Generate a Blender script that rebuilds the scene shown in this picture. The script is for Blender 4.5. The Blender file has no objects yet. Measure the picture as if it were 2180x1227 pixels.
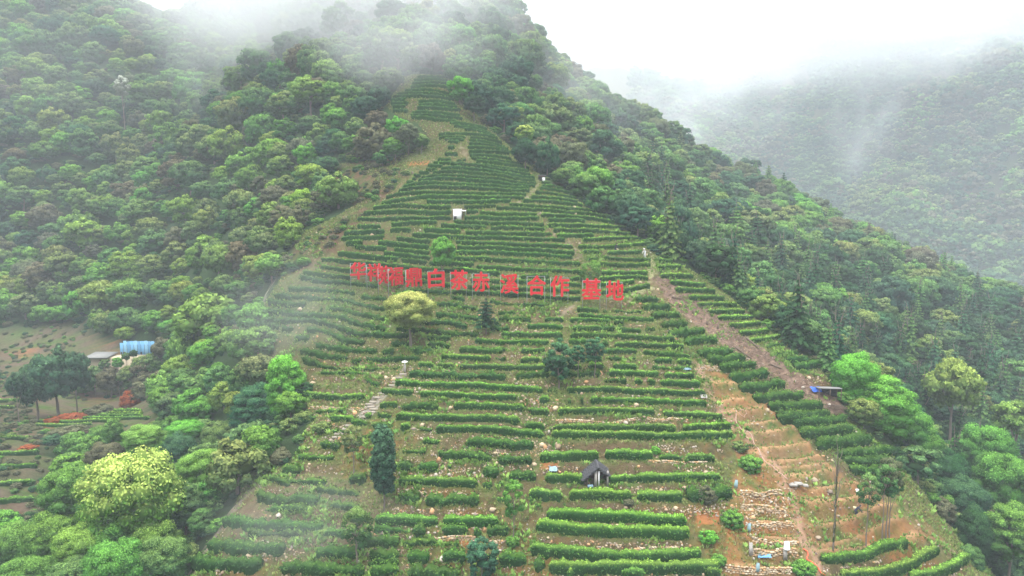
import bpy, bmesh, math, random
import numpy as np
from mathutils import Vector, Matrix

random.seed(7)
rng = np.random.default_rng(7)
S = bpy.context.scene
COL = S.collection
R = math.radians

# ------------------------------------------------------------------ camera
CAMZ, PITCH, FPX, CX, CY = 60.0, R(6.5), 1453.0, 1090.0, 613.5
cam = bpy.data.cameras.new('camera')
cam.lens, cam.sensor_width, cam.clip_start, cam.clip_end = 24.0, 36.0, 0.5, 6000
cam_ob = bpy.data.objects.new('camera', cam)
cam_ob.location = (0, 0, CAMZ)
cam_ob.rotation_euler = (R(90) - PITCH, 0, 0)
COL.objects.link(cam_ob)
S.camera = cam_ob

# ------------------------------------------------------------------ sky, sun, exposure
world = bpy.data.worlds.new('World')
S.world = world
world.use_nodes = True
wt = world.node_tree
wt.nodes.clear()
def wn(t, **k):
    n = wt.nodes.new(t)
    for a, v in k.items(): setattr(n, a, v)
    return n
sky = wn('ShaderNodeTexSky', sky_type='NISHITA', sun_disc=False, sun_elevation=R(62), sun_rotation=R(200))
tcw = wn('ShaderNodeTexCoord'); sep = wn('ShaderNodeSeparateXYZ')
ramp = wn('ShaderNodeValToRGB')          # an overcast dome: brighter overhead than at the horizon
ramp.color_ramp.elements[0].position = 0.0; ramp.color_ramp.elements[0].color = (2.7, 2.77, 2.9, 1)
ramp.color_ramp.elements[1].position = 1.0; ramp.color_ramp.elements[1].color = (27.0, 27.2, 27.8, 1)
e = ramp.color_ramp.elements.new(0.30); e.color = (3.0, 3.08, 3.22, 1)
mixw = wn('ShaderNodeMix', data_type='RGBA'); mixw.inputs[0].default_value = 0.93
bg = wn('ShaderNodeBackground'); bg.inputs[1].default_value = 0.1
wo = wn('ShaderNodeOutputWorld')
L = wt.links.new
L(tcw.outputs['Generated'], sep.inputs[0]); L(sep.outputs[2], ramp.inputs[0])
L(sky.outputs[0], mixw.inputs[6]); L(ramp.outputs[0], mixw.inputs[7])
L(mixw.outputs[2], bg.inputs[0]); L(bg.outputs[0], wo.inputs[0])
sun = bpy.data.lights.new('sun', 'SUN')
sun.energy, sun.angle, sun.color = 1.5, R(14), (1.0, 0.98, 0.94)
sun_ob = bpy.data.objects.new('sun', sun)
sun_ob.rotation_euler = (R(28), 0, R(-20))
COL.objects.link(sun_ob)
S.view_settings.view_transform = 'Standard'
S.view_settings.look = 'None'
S.view_settings.gamma = 1.0
S.view_settings.use_curve_mapping = False
S.view_settings.exposure = 1.24
S.cycles.use_denoising = True
S.cycles.max_bounces = 6
S.cycles.diffuse_bounces = 2
S.cycles.glossy_bounces = 1
S.cycles.transmission_bounces = 3
S.cycles.transparent_max_bounces = 4
S.cycles.volume_bounces = 2
S.cycles.volume_step_rate = 1.0
S.cycles.volume_max_steps = 128
S.cycles.use_adaptive_sampling = True
S.cycles.adaptive_threshold = 0.02

# ------------------------------------------------------------------ camera maths, terrain
cP, sP = math.cos(PITCH), math.sin(PITCH)
def ray(px, py):
    a = (np.asarray(px, float) - CX) / FPX; b = (CY - np.asarray(py, float)) / FPX
    y = cP + b * sP
    return a / y, (-sP + b * cP) / y                # dX/dY, dZ/dY
def project(X, Y, Z):
    z = Z - CAMZ
    f = np.maximum(Y * cP - z * sP, 1e-3)
    return CX + FPX * X / f, CY - FPX * (Y * sP + z * cP) / f

# where the ground is: (pixel x, pixel y, metres ahead of the camera)
GP = [
 (1100,1227,57.5),(1100,1060,64.5),(1100,900,73),(1100,760,83),(1100,645,95.5),(1080,520,107),(1050,400,121),(1000,300,133),(920,200,147),(900,150,157),
 (700,1227,58),(700,1060,67),(700,940,74),(760,1000,70),(1350,1227,57),(1350,1060,64),(1350,900,73),(1350,760,83.5),
 (1310,662,94),(950,640,99),(850,628,104),(762,612,110),(1230,520,109),(1180,440,118),(1110,380,127),(1045,310,138),(985,240,148),(945,185,155),
 (1500,800,83),(1560,930,75),(1450,700,91),(1400,600,103),(1480,680,96),(1340,520,112),(1290,475,118),(1240,432,123),(1140,375,131),
 (1440,560,108),(1560,670,100),(1660,735,95),(1600,760,90),(1700,850,84),(1760,800,89),(1790,880,84),(1650,950,76),(1800,960,78),(1880,960,81),
 (1500,1227,57.5),(1520,1060,65),(1700,1060,68),(1850,1060,72),(1960,1080,76),(1700,1227,58),(1850,1180,64),(1950,1227,64),(2040,1200,69),(2100,1260,68),
 (640,1000,72),(550,1050,68.5),(500,1120,65.5),(440,1200,63),(620,930,77),(660,850,83),(700,800,88),(600,800,90),(620,740,94),(570,720,98),(640,640,103),(600,600,107),(680,560,109),(760,500,114),
 (700,480,118),(780,400,127),(830,340,135),(880,290,141),(850,240,149),(840,200,156),
 # left gully, bench with house, lower fields
 (520,800,103),(480,700,122),(400,760,140),(300,790,150),(200,790,150),(60,740,166),(60,830,140),(300,860,128),(200,890,121),(80,905,118),(0,890,122),
 (40,930,104),(40,1075,88),(100,980,98),(200,1000,100),(400,900,108),(500,950,94),(450,1030,84),(350,1100,80),(300,1300,68),(100,1300,70),(0,1200,78),(400,1330,60),
 # left spur
 (560,560,128),(600,480,138),(500,560,145),(400,600,158),(300,640,168),(150,660,178),(660,400,142),(720,330,148),(560,400,160),(450,480,172),(300,520,184),(150,590,186),
 (640,260,168),(560,280,180),(440,330,192),(330,420,200),(700,180,180),(620,180,192),(780,200,168),
 # gully behind the spur, and the big slope at the left
 (330,360,222),(230,420,214),(420,230,246),(500,150,255),(380,120,280),(100,560,200),(0,560,205),(0,400,222),(150,350,228),(0,250,244),(200,250,248),(100,130,268),(280,120,276),
 (0,100,290),(100,80,298),(220,45,304),(320,70,308),(350,105,322),(420,85,325),
 # slope over the terraces
 (900,80,182),(800,100,192),(700,80,215),(600,60,245),(850,0,232),(1000,60,215),(1000,0,245),(700,-60,270),(500,-40,300),(900,-150,290),(1050,-10,262),
 # behind the right edge and the long right flank
 (1010,180,172),(1080,230,172),(1180,320,165),(1250,380,162),(1350,440,150),(1450,520,140),(1540,610,128),(1640,690,120),(1760,770,112),(1900,900,100),(2010,1040,92),(2120,1200,84),(2200,1330,74),
 (1120,130,215),(1250,280,212),(1400,380,200),(1550,480,185),(1700,600,165),(1850,700,150),(2000,800,140),(2150,950,124),(2180,1100,106),
 (1080,60,262),(1200,165,262),(1300,240,262),(1400,292,262),(1480,352,262),(1560,400,258),(1650,415,255),(1720,462,248),(1780,508,240),(1900,555,228),(2000,597,215),(2100,650,205),(2180,690,195),(2300,760,185),
 (1500,430,235),(1700,530,215),(1900,620,190),(2080,720,172),(2250,820,160),
]
GW = [ # ground out of sight: (X, Y, height relative to the camera)
 (30,300,44),(80,300,14),(120,300,-10),(160,300,-35),(190,250,-45),(220,200,-55),(0,330,60),(-60,340,95),(-140,350,95),(-200,340,110),(-260,330,100),
 (-40,30,-44),(0,30,-46),(40,30,-46),(90,40,-55),(-90,40,-50),(120,80,-56),(-150,80,-38),(-180,140,-25),(170,130,-48),(200,200,-52),(-260,220,20),(-300,280,60),
 (0,400,30),(150,400,-50),(-250,400,60),(260,300,-60),(260,120,-60),(-150,30,-50),(0,5,-55)]
gx, gy, gz = [], [], []
for px, py, Y in GP:
    dx, dz = ray(px, py); gx.append(dx * Y); gy.append(Y); gz.append(dz * Y)
for X, Y, z in GW:
    gx.append(X); gy.append(Y); gz.append(z)
gx, gy, gz = map(np.array, (gx, gy, gz))
def tps_fit(x, y, z, lam):
    n = len(x); d2 = (x[:, None] - x) ** 2 + (y[:, None] - y) ** 2
    K = 0.5 * d2 * np.log(d2 + 1e-9); K[np.arange(n), np.arange(n)] = lam
    A = np.zeros((n + 3, n + 3)); A[:n, :n] = K
    A[:n, n] = 1; A[:n, n + 1] = x; A[:n, n + 2] = y; A[n:, :n] = A[:n, n:].T
    return np.linalg.solve(A, np.concatenate([z, [0, 0, 0]]))
tw = tps_fit(gx, gy, gz, 18.0)
def tps(X, Y):
    out = np.empty(X.size); X = X.ravel(); Y = Y.ravel()
    for i in range(0, X.size, 20000):
        a, b = X[i:i+20000], Y[i:i+20000]
        d2 = (a[:, None] - gx) ** 2 + (b[:, None] - gy) ** 2
        out[i:i+20000] = (0.5 * d2 * np.log(d2 + 1e-9)) @ tw[:-3] + tw[-3] + tw[-2] * a + tw[-1] * b
    return out
# a coarse table for quick look-ups
HX0, HY0, HS = -330.0, 0.0, 1.5
HNX, HNY = 440, 275
hx = HX0 + HS * np.arange(HNX); hy = HY0 + HS * np.arange(HNY)
_X, _Y = np.meshgrid(hx, hy)
HT = tps(_X, _Y).reshape(HNY, HNX) + CAMZ
def noise2(X, Y, seed=0, octs=4):
    r = np.random.default_rng(seed); out = 0.0; a = 1.0; f = 1.0
    for o in range(octs):
        for k in range(3):
            th, ph = r.uniform(0, 6.28, 2); w = r.uniform(.7, 1.4) * f
            out = out + a / 3 * np.sin((X * math.cos(th) + Y * math.sin(th)) * w + ph + 1.7 * np.sin((X * math.sin(th) - Y * math.cos(th)) * w * .6 + ph * 2))
        a *= .5; f *= 2.1
    return out
def height(X, Y):
    fx = np.clip((np.asarray(X, float) - HX0) / HS, 0, HNX - 1.001); fy = np.clip((np.asarray(Y, float) - HY0) / HS, 0, HNY - 1.001)
    i = fx.astype(int); j = fy.astype(int); u = fx - i; v = fy - j
    return (HT[j, i] * (1 - u) * (1 - v) + HT[j, i + 1] * u * (1 - v) + HT[j + 1, i] * (1 - u) * v + HT[j + 1, i + 1] * u * v)
def hit(px, py):
    """first point of the ground seen through a pixel of the photograph"""
    px = np.atleast_1d(np.asarray(px, float)); py = np.atleast_1d(np.asarray(py, float))
    dx, dz = ray(px, py)
    Y = np.full(px.shape, np.nan); done = np.zeros(px.shape, bool); prev = np.full(px.shape, 1.0)
    for t in np.arange(40, 400, 0.75):
        g = CAMZ + dz * t - height(dx * t, np.full(px.shape, t))
        new = (~done) & (g <= 0)
        Y[new] = t - 0.75 * (-g[new]) / (prev[new] - g[new] + 1e-9)
        done |= new; prev = g
        if done.all(): break
    return np.stack([dx * Y, Y, CAMZ + dz * Y], -1)

# ------------------------------------------------------------------ materials
def mat(name):
    m = bpy.data.materials.new(name); m.use_nodes = True
    t = m.node_tree; t.nodes.clear()
    return m, t, (lambda ty, **k: _mk(t, ty, k)), t.links.new
def _mk(t, ty, k):
    n = t.nodes.new(ty)
    for a, v in k.items(): setattr(n, a, v)
    return n
def plain(name, col, rough=0.8, var=0.25, scale=3.0, metal=0.0, spec=0.3):
    m, t, N, l = mat(name)
    tc = N('ShaderNodeTexCoord'); no = N('ShaderNodeTexNoise'); no.inputs['Scale'].default_value = scale; no.inputs['Detail'].default_value = 6
    mr = N('ShaderNodeMapRange'); mr.inputs[3].default_value = 1 - var; mr.inputs[4].default_value = 1 + var
    mx = N('ShaderNodeMix', data_type='RGBA', blend_type='MULTIPLY'); mx.inputs[0].default_value = 1
    mx.inputs[6].default_value = (*col, 1)
    b = N('ShaderNodeBsdfPrincipled'); b.inputs['Roughness'].default_value = rough; b.inputs['Metallic'].default_value = metal
    b.inputs['Specular IOR Level'].default_value = spec
    o = N('ShaderNodeOutputMaterial')
    l(tc.outputs['Object'], no.inputs['Vector']); l(no.outputs[0], mr.inputs[0]); l(mr.outputs[0], mx.inputs[7])
    l(mx.outputs[2], b.inputs['Base Color']); l(b.outputs[0], o.inputs[0])
    return m
def foliage(name, translucent=0.22, inst='INSTANCER'):
    """leaf colour: dark old leaves to the fresh shoot colour; 'tint' and 'shoot' are properties of the plant, 'v' and 'n' of each leaf"""
    m, t, N, l = mat(name)
    a1 = N('ShaderNodeAttribute', attribute_type=inst, attribute_name='tint')
    a2 = N('ShaderNodeAttribute', attribute_type=inst, attribute_name='shoot_lit')
    av = N('ShaderNodeAttribute', attribute_type='GEOMETRY', attribute_name='v')
    an = N('ShaderNodeAttribute', attribute_type='GEOMETRY', attribute_name='n')
    mx = N('ShaderNodeMix', data_type='RGBA'); l(an.outputs['Fac'], mx.inputs[0]); l(a1.outputs['Color'], mx.inputs[6]); l(a2.outputs['Color'], mx.inputs[7])
    mr = N('ShaderNodeMapRange'); mr.inputs[3].default_value = 0.6; mr.inputs[4].default_value = 1.4; l(av.outputs['Fac'], mr.inputs[0])
    m2 = N('ShaderNodeMix', data_type='RGBA', blend_type='MULTIPLY'); m2.inputs[0].default_value = 1
    l(mx.outputs[2], m2.inputs[6]); l(mr.outputs[0], m2.inputs[7])
    d = N('ShaderNodeBsdfDiffuse'); tr = N('ShaderNodeBsdfTranslucent'); ms = N('ShaderNodeMixShader'); ms.inputs[0].default_value = translucent
    o = N('ShaderNodeOutputMaterial')
    l(m2.outputs[2], d.inputs[0]); l(m2.outputs[2], tr.inputs[0]); l(d.outputs[0], ms.inputs[1]); l(tr.outputs[0], ms.inputs[2]); l(ms.outputs[0], o.inputs[0])
    return m
M_LEAF = foliage('leaves')
M_BARK = plain('bark', (0.15, 0.125, 0.10), 0.9, 0.4, 6)
M_POST = plain('galvanised_steel', (0.30, 0.32, 0.32), 0.5, 0.15, 8, 0.2)
M_RED = plain('red_sheet', (0.52, 0.008, 0.014), 0.5, 0.18, 1.2)
M_WHITE = plain('white_paint', (0.82, 0.82, 0.80), 0.6, 0.08, 3)
M_CONC = plain('concrete', (0.31, 0.29, 0.26), 0.9, 0.2, 5)
M_STEP = plain('step_stone', (0.27, 0.24, 0.19), 0.9, 0.3, 5)
M_NET = plain('blue_net', (0.20, 0.30, 0.32), 0.8, 0.25, 6)
M_BLUE = plain('blue_sheet', (0.13, 0.33, 0.52), 0.5, 0.18, 1.5)
M_TARP = plain('blue_tarpaulin', (0.03, 0.10, 0.42), 0.5, 0.3, 4)
M_PALE = plain('pale_plastic', (0.20, 0.31, 0.37), 0.4, 0.2, 3)
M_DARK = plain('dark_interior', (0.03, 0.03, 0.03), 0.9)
M_THATCH = plain('weathered_thatch', (0.065, 0.065, 0.07), 0.95, 0.5, 9)
M_BEIGE = plain('beige_plaster', (0.44, 0.37, 0.25), 0.9, 0.12, 1.2)
M_ROOFG = plain('grey_roof', (0.20, 0.20, 0.19), 0.9, 0.2, 3)
M_STONE = plain('stone', (0.29, 0.23, 0.16), 0.95, 0.35, 2)
M_WOOD = plain('dead_wood', (0.13, 0.095, 0.07), 0.95, 0.4, 6)
M_ROPE = plain('hose', (0.50, 0.32, 0.25), 0.6)
M_REDH = plain('red_hose', (0.70, 0.12, 0.06), 0.6)
M_SKIN = plain('skin', (0.42, 0.24, 0.16), 0.6)
M_CLOTH1 = plain('dark_cloth', (0.03, 0.035, 0.05), 0.9)
M_CLOTH2 = plain('white_cloth', (0.70, 0.70, 0.72), 0.9)
M_STRAW = plain('straw', (0.55, 0.45, 0.28), 0.9)

# the stones carry their own colour in 'c'
def vcol_mat(name, rough=0.95, amt=0.35, scale=4.0):
    m, t, N, l = mat(name)
    a = N('ShaderNodeAttribute', attribute_type='GEOMETRY', attribute_name='c')
    tc = N('ShaderNodeTexCoord'); no = N('ShaderNodeTexNoise'); no.inputs['Scale'].default_value = scale; no.inputs['Detail'].default_value = 5
    mr = N('ShaderNodeMapRange'); mr.inputs[3].default_value = 1 - amt; mr.inputs[4].default_value = 1 + amt
    mx = N('ShaderNodeMix', data_type='RGBA', blend_type='MULTIPLY'); mx.inputs[0].default_value = 1
    b = N('ShaderNodeBsdfDiffuse'); o = N('ShaderNodeOutputMaterial')
    l(tc.outputs['Object'], no.inputs['Vector']); l(no.outputs[0], mr.inputs[0]); l(a.outputs['Color'], mx.inputs[6]); l(mr.outputs[0], mx.inputs[7])
    l(mx.outputs[2], b.inputs[0]); l(b.outputs[0], o.inputs[0])
    return m
M_VC = vcol_mat('mottled')
M_GROUND = vcol_mat('earth_and_grass', 0.95, 0.45, 1.6)
# finer relief and grain for the ground
_t = M_GROUND.node_tree
_n2 = _t.nodes.new('ShaderNodeTexNoise'); _n2.inputs['Scale'].default_value = 7.0; _n2.inputs['Detail'].default_value = 8; _n2.inputs['Roughness'].default_value = 0.75
_bp = _t.nodes.new('ShaderNodeBump'); _bp.inputs['Strength'].default_value = 1.0; _bp.inputs['Distance'].default_value = 0.4
_tc = [n for n in _t.nodes if n.type == 'TEX_COORD'][0]; _df = [n for n in _t.nodes if n.type == 'BSDF_DIFFUSE'][0]
_t.links.new(_tc.outputs['Object'], _n2.inputs['Vector']); _t.links.new(_n2.outputs[0], _bp.inputs['Height']); _t.links.new(_bp.outputs[0], _df.inputs['Normal'])

# ------------------------------------------------------------------ mesh helpers
def make_mesh(name, V, F, mats, attrs=None, smooth=False, midx=None):
    """V (n,3), F list of (m,3|4) arrays; attrs: {name: (values, 'FLOAT'|'COLOR')} on points"""
    me = bpy.data.meshes.new(name)
    V = np.asarray(V, np.float32)
    Fs = F if isinstance(F, list) else [F]
    Fs = [np.asarray(f, np.int32) for f in Fs if len(f)]
    me.vertices.add(len(V)); me.vertices.foreach_set('co', V.ravel())
    nl = sum(f.size for f in Fs); nf = sum(len(f) for f in Fs)
    me.loops.add(nl); me.loops.foreach_set('vertex_index', np.concatenate([f.ravel() for f in Fs]))
    tot = np.concatenate([np.full(len(f), f.shape[1], np.int32) for f in Fs])
    me.polygons.add(nf); me.polygons.foreach_set('loop_start', np.concatenate([[0], np.cumsum(tot)[:-1]]).astype(np.int32))
    me.polygons.foreach_set('loop_total', tot)
    if smooth is True: me.polygons.foreach_set('use_smooth', np.ones(nf, bool))
    elif smooth is not False: me.polygons.foreach_set('use_smooth', np.asarray(smooth, bool))
    if midx is not None: me.polygons.foreach_set('material_index', np.asarray(midx, np.int32))
    for m in (mats if isinstance(mats, (list, tuple)) else [mats]): me.materials.append(m)
    for k, (v, ty) in (attrs or {}).items():
        if ty == 'FLOAT':
            a = me.attributes.new(k, 'FLOAT', 'POINT'); a.data.foreach_set('value', np.asarray(v, np.float32).ravel())
        else:
            a = me.attributes.new(k, 'FLOAT_COLOR', 'POINT'); v = np.asarray(v, np.float32)
            a.data.foreach_set('color', np.concatenate([v, np.ones((len(v), 1), np.float32)], 1).ravel())
    me.update(calc_edges=True)
    return me
def link(name, data, parent=None, **props):
    o = bpy.data.objects.new(name, data); COL.objects.link(o)
    if parent is not None: o.parent = parent
    for k, v in props.items(): o[k] = v
    return o
def thing(name, label, cat, loc=(0, 0, 0), rz=0.0, group=None, sc=1.0):
    o = link(name, None); o.location = loc; o.rotation_euler = (0, 0, rz); o.scale = (sc,) * 3
    o.empty_display_size = 0.5
    o['label'] = label; o['category'] = cat
    if group: o['group'] = group
    return o
ICO = {}
def ico(sub):
    if sub not in ICO:
        bm = bmesh.new(); bmesh.ops.create_icosphere(bm, subdivisions=sub, radius=1)
        ICO[sub] = (np.array([v.co[:] for v in bm.verts]), np.array([[v.index for v in f.verts] for f in bm.faces])); bm.free()
    return ICO[sub]
def leaf_quads(P, Nn, size, r, spread=0.7, aspect=1.6):
    """one bent leaf card per point: 4 corners round P, facing roughly along Nn"""
    n = len(P); Nn = Nn + r.normal(0, spread, (n, 3)); Nn /= np.linalg.norm(Nn, axis=1, keepdims=True) + 1e-9
    t = np.cross(Nn, r.normal(0, 1, (n, 3))); t /= np.linalg.norm(t, axis=1, keepdims=True) + 1e-9
    b = np.cross(Nn, t); s = (size * r.uniform(.6, 1.4, n))[:, None]
    V = np.stack([P - t * s * aspect * .5, P - b * s * .5, P + t * s * aspect * .5, P + b * s * .5], 1).reshape(-1, 3)
    return V, np.arange(4 * n).reshape(n, 4)
class MB:
    """collects boxes, tubes and the like into one mesh"""
    def __init__(s): s.V, s.F3, s.F4, s.n = [], [], [], 0
    def add(s, V, F):
        V = np.asarray(V, float); F = np.asarray(F)
        (s.F3 if F.shape[1] == 3 else s.F4).append(F + s.n); s.V.append(V); s.n += len(V); return s
    def box(s, c, d, rz=0.0, rx=0.0, taper=1.0):
        x, y, z = [q / 2 for q in d]
        V = np.array([[a * x * (taper if k > 0 else 1), b * y * (taper if k > 0 else 1), k * z] for k in (-1, 1) for b in (-1, 1) for a in (-1, 1)])
        if rx: V = V @ np.array(Matrix.Rotation(rx, 3, 'X')).T
        if rz: V = V @ np.array(Matrix.Rotation(rz, 3, 'Z')).T
        return s.add(V + np.array(c), [[0, 2, 3, 1], [4, 5, 7, 6], [0, 1, 5, 4], [2, 6, 7, 3], [0, 4, 6, 2], [1, 3, 7, 5]])
    def tube(s, pts, rad, k=6, cap=True):
        pts = np.asarray(pts, float); n = len(pts); rad = np.broadcast_to(rad, (n,))
        T = np.gradient(pts, axis=0); T /= np.linalg.norm(T, axis=1, keepdims=True) + 1e-9
        ref = np.array([0.31, 0.17, 0.93]) if abs(T[:, 2]).mean() < .8 else np.array([1.0, 0.1, 0])
        A = np.cross(T, ref); A /= np.linalg.norm(A, axis=1, keepdims=True) + 1e-9; B = np.cross(T, A)
        th = np.arange(k) * 2 * math.pi / k
        V = (pts[:, None] + rad[:, None, None] * (A[:, None] * np.cos(th)[None, :, None] + B[:, None] * np.sin(th)[None, :, None])).reshape(-1, 3)
        i = np.arange(n - 1)[:, None] * k; j = np.arange(k)[None]; j2 = (j + 1) % k
        F = np.stack([i + j, i + j2, i + k + j2, i + k + j], -1).reshape(-1, 4)
        s.add(V, F)
        if cap:
            V2 = np.array([pts[0], pts[-1]]); o = s.n; s.V.append(V2); s.n += 2
            a = o - n * k; jj = np.arange(k)
            s.F3.append(np.stack([np.full(k, o), a + (jj + 1) % k, a + jj], 1)); e = a + (n - 1) * k
            s.F3.append(np.stack([np.full(k, o + 1), e + jj, e + (jj + 1) % k], 1))
        return s
    def blob(s, c, r3, sub=1, jit=0.15, r=rng):
        V, F = ico(sub); V = V * (1 + r.normal(0, jit, (len(V), 1)))
        return s.add(V * np.array(r3) + np.array(c), F)
    def mesh(s, name, m, smooth=False, attrs=None):
        F = []
        if s.F3: F.append(np.concatenate(s.F3))
        if s.F4: F.append(np.concatenate(s.F4))
        return make_mesh(name, np.concatenate(s.V), F, m, attrs, smooth)

# ------------------------------------------------------------------ tea rows, read off the photograph
FR = dict(A=(640,130,3.1143), B=(680,320,4.948), C=(1060,320,4.948), D=(540,480,4.948), E=(960,500,4.948), F=(640,680,4.948), G=(1060,680,4.352),
          H=(600,880,3.537), I=(1080,880,3.537), J=(1480,880,3.1143), K=(1300,560,3.1143), L=(0,600,3.1143), M=(0,880,3.1143))
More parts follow.
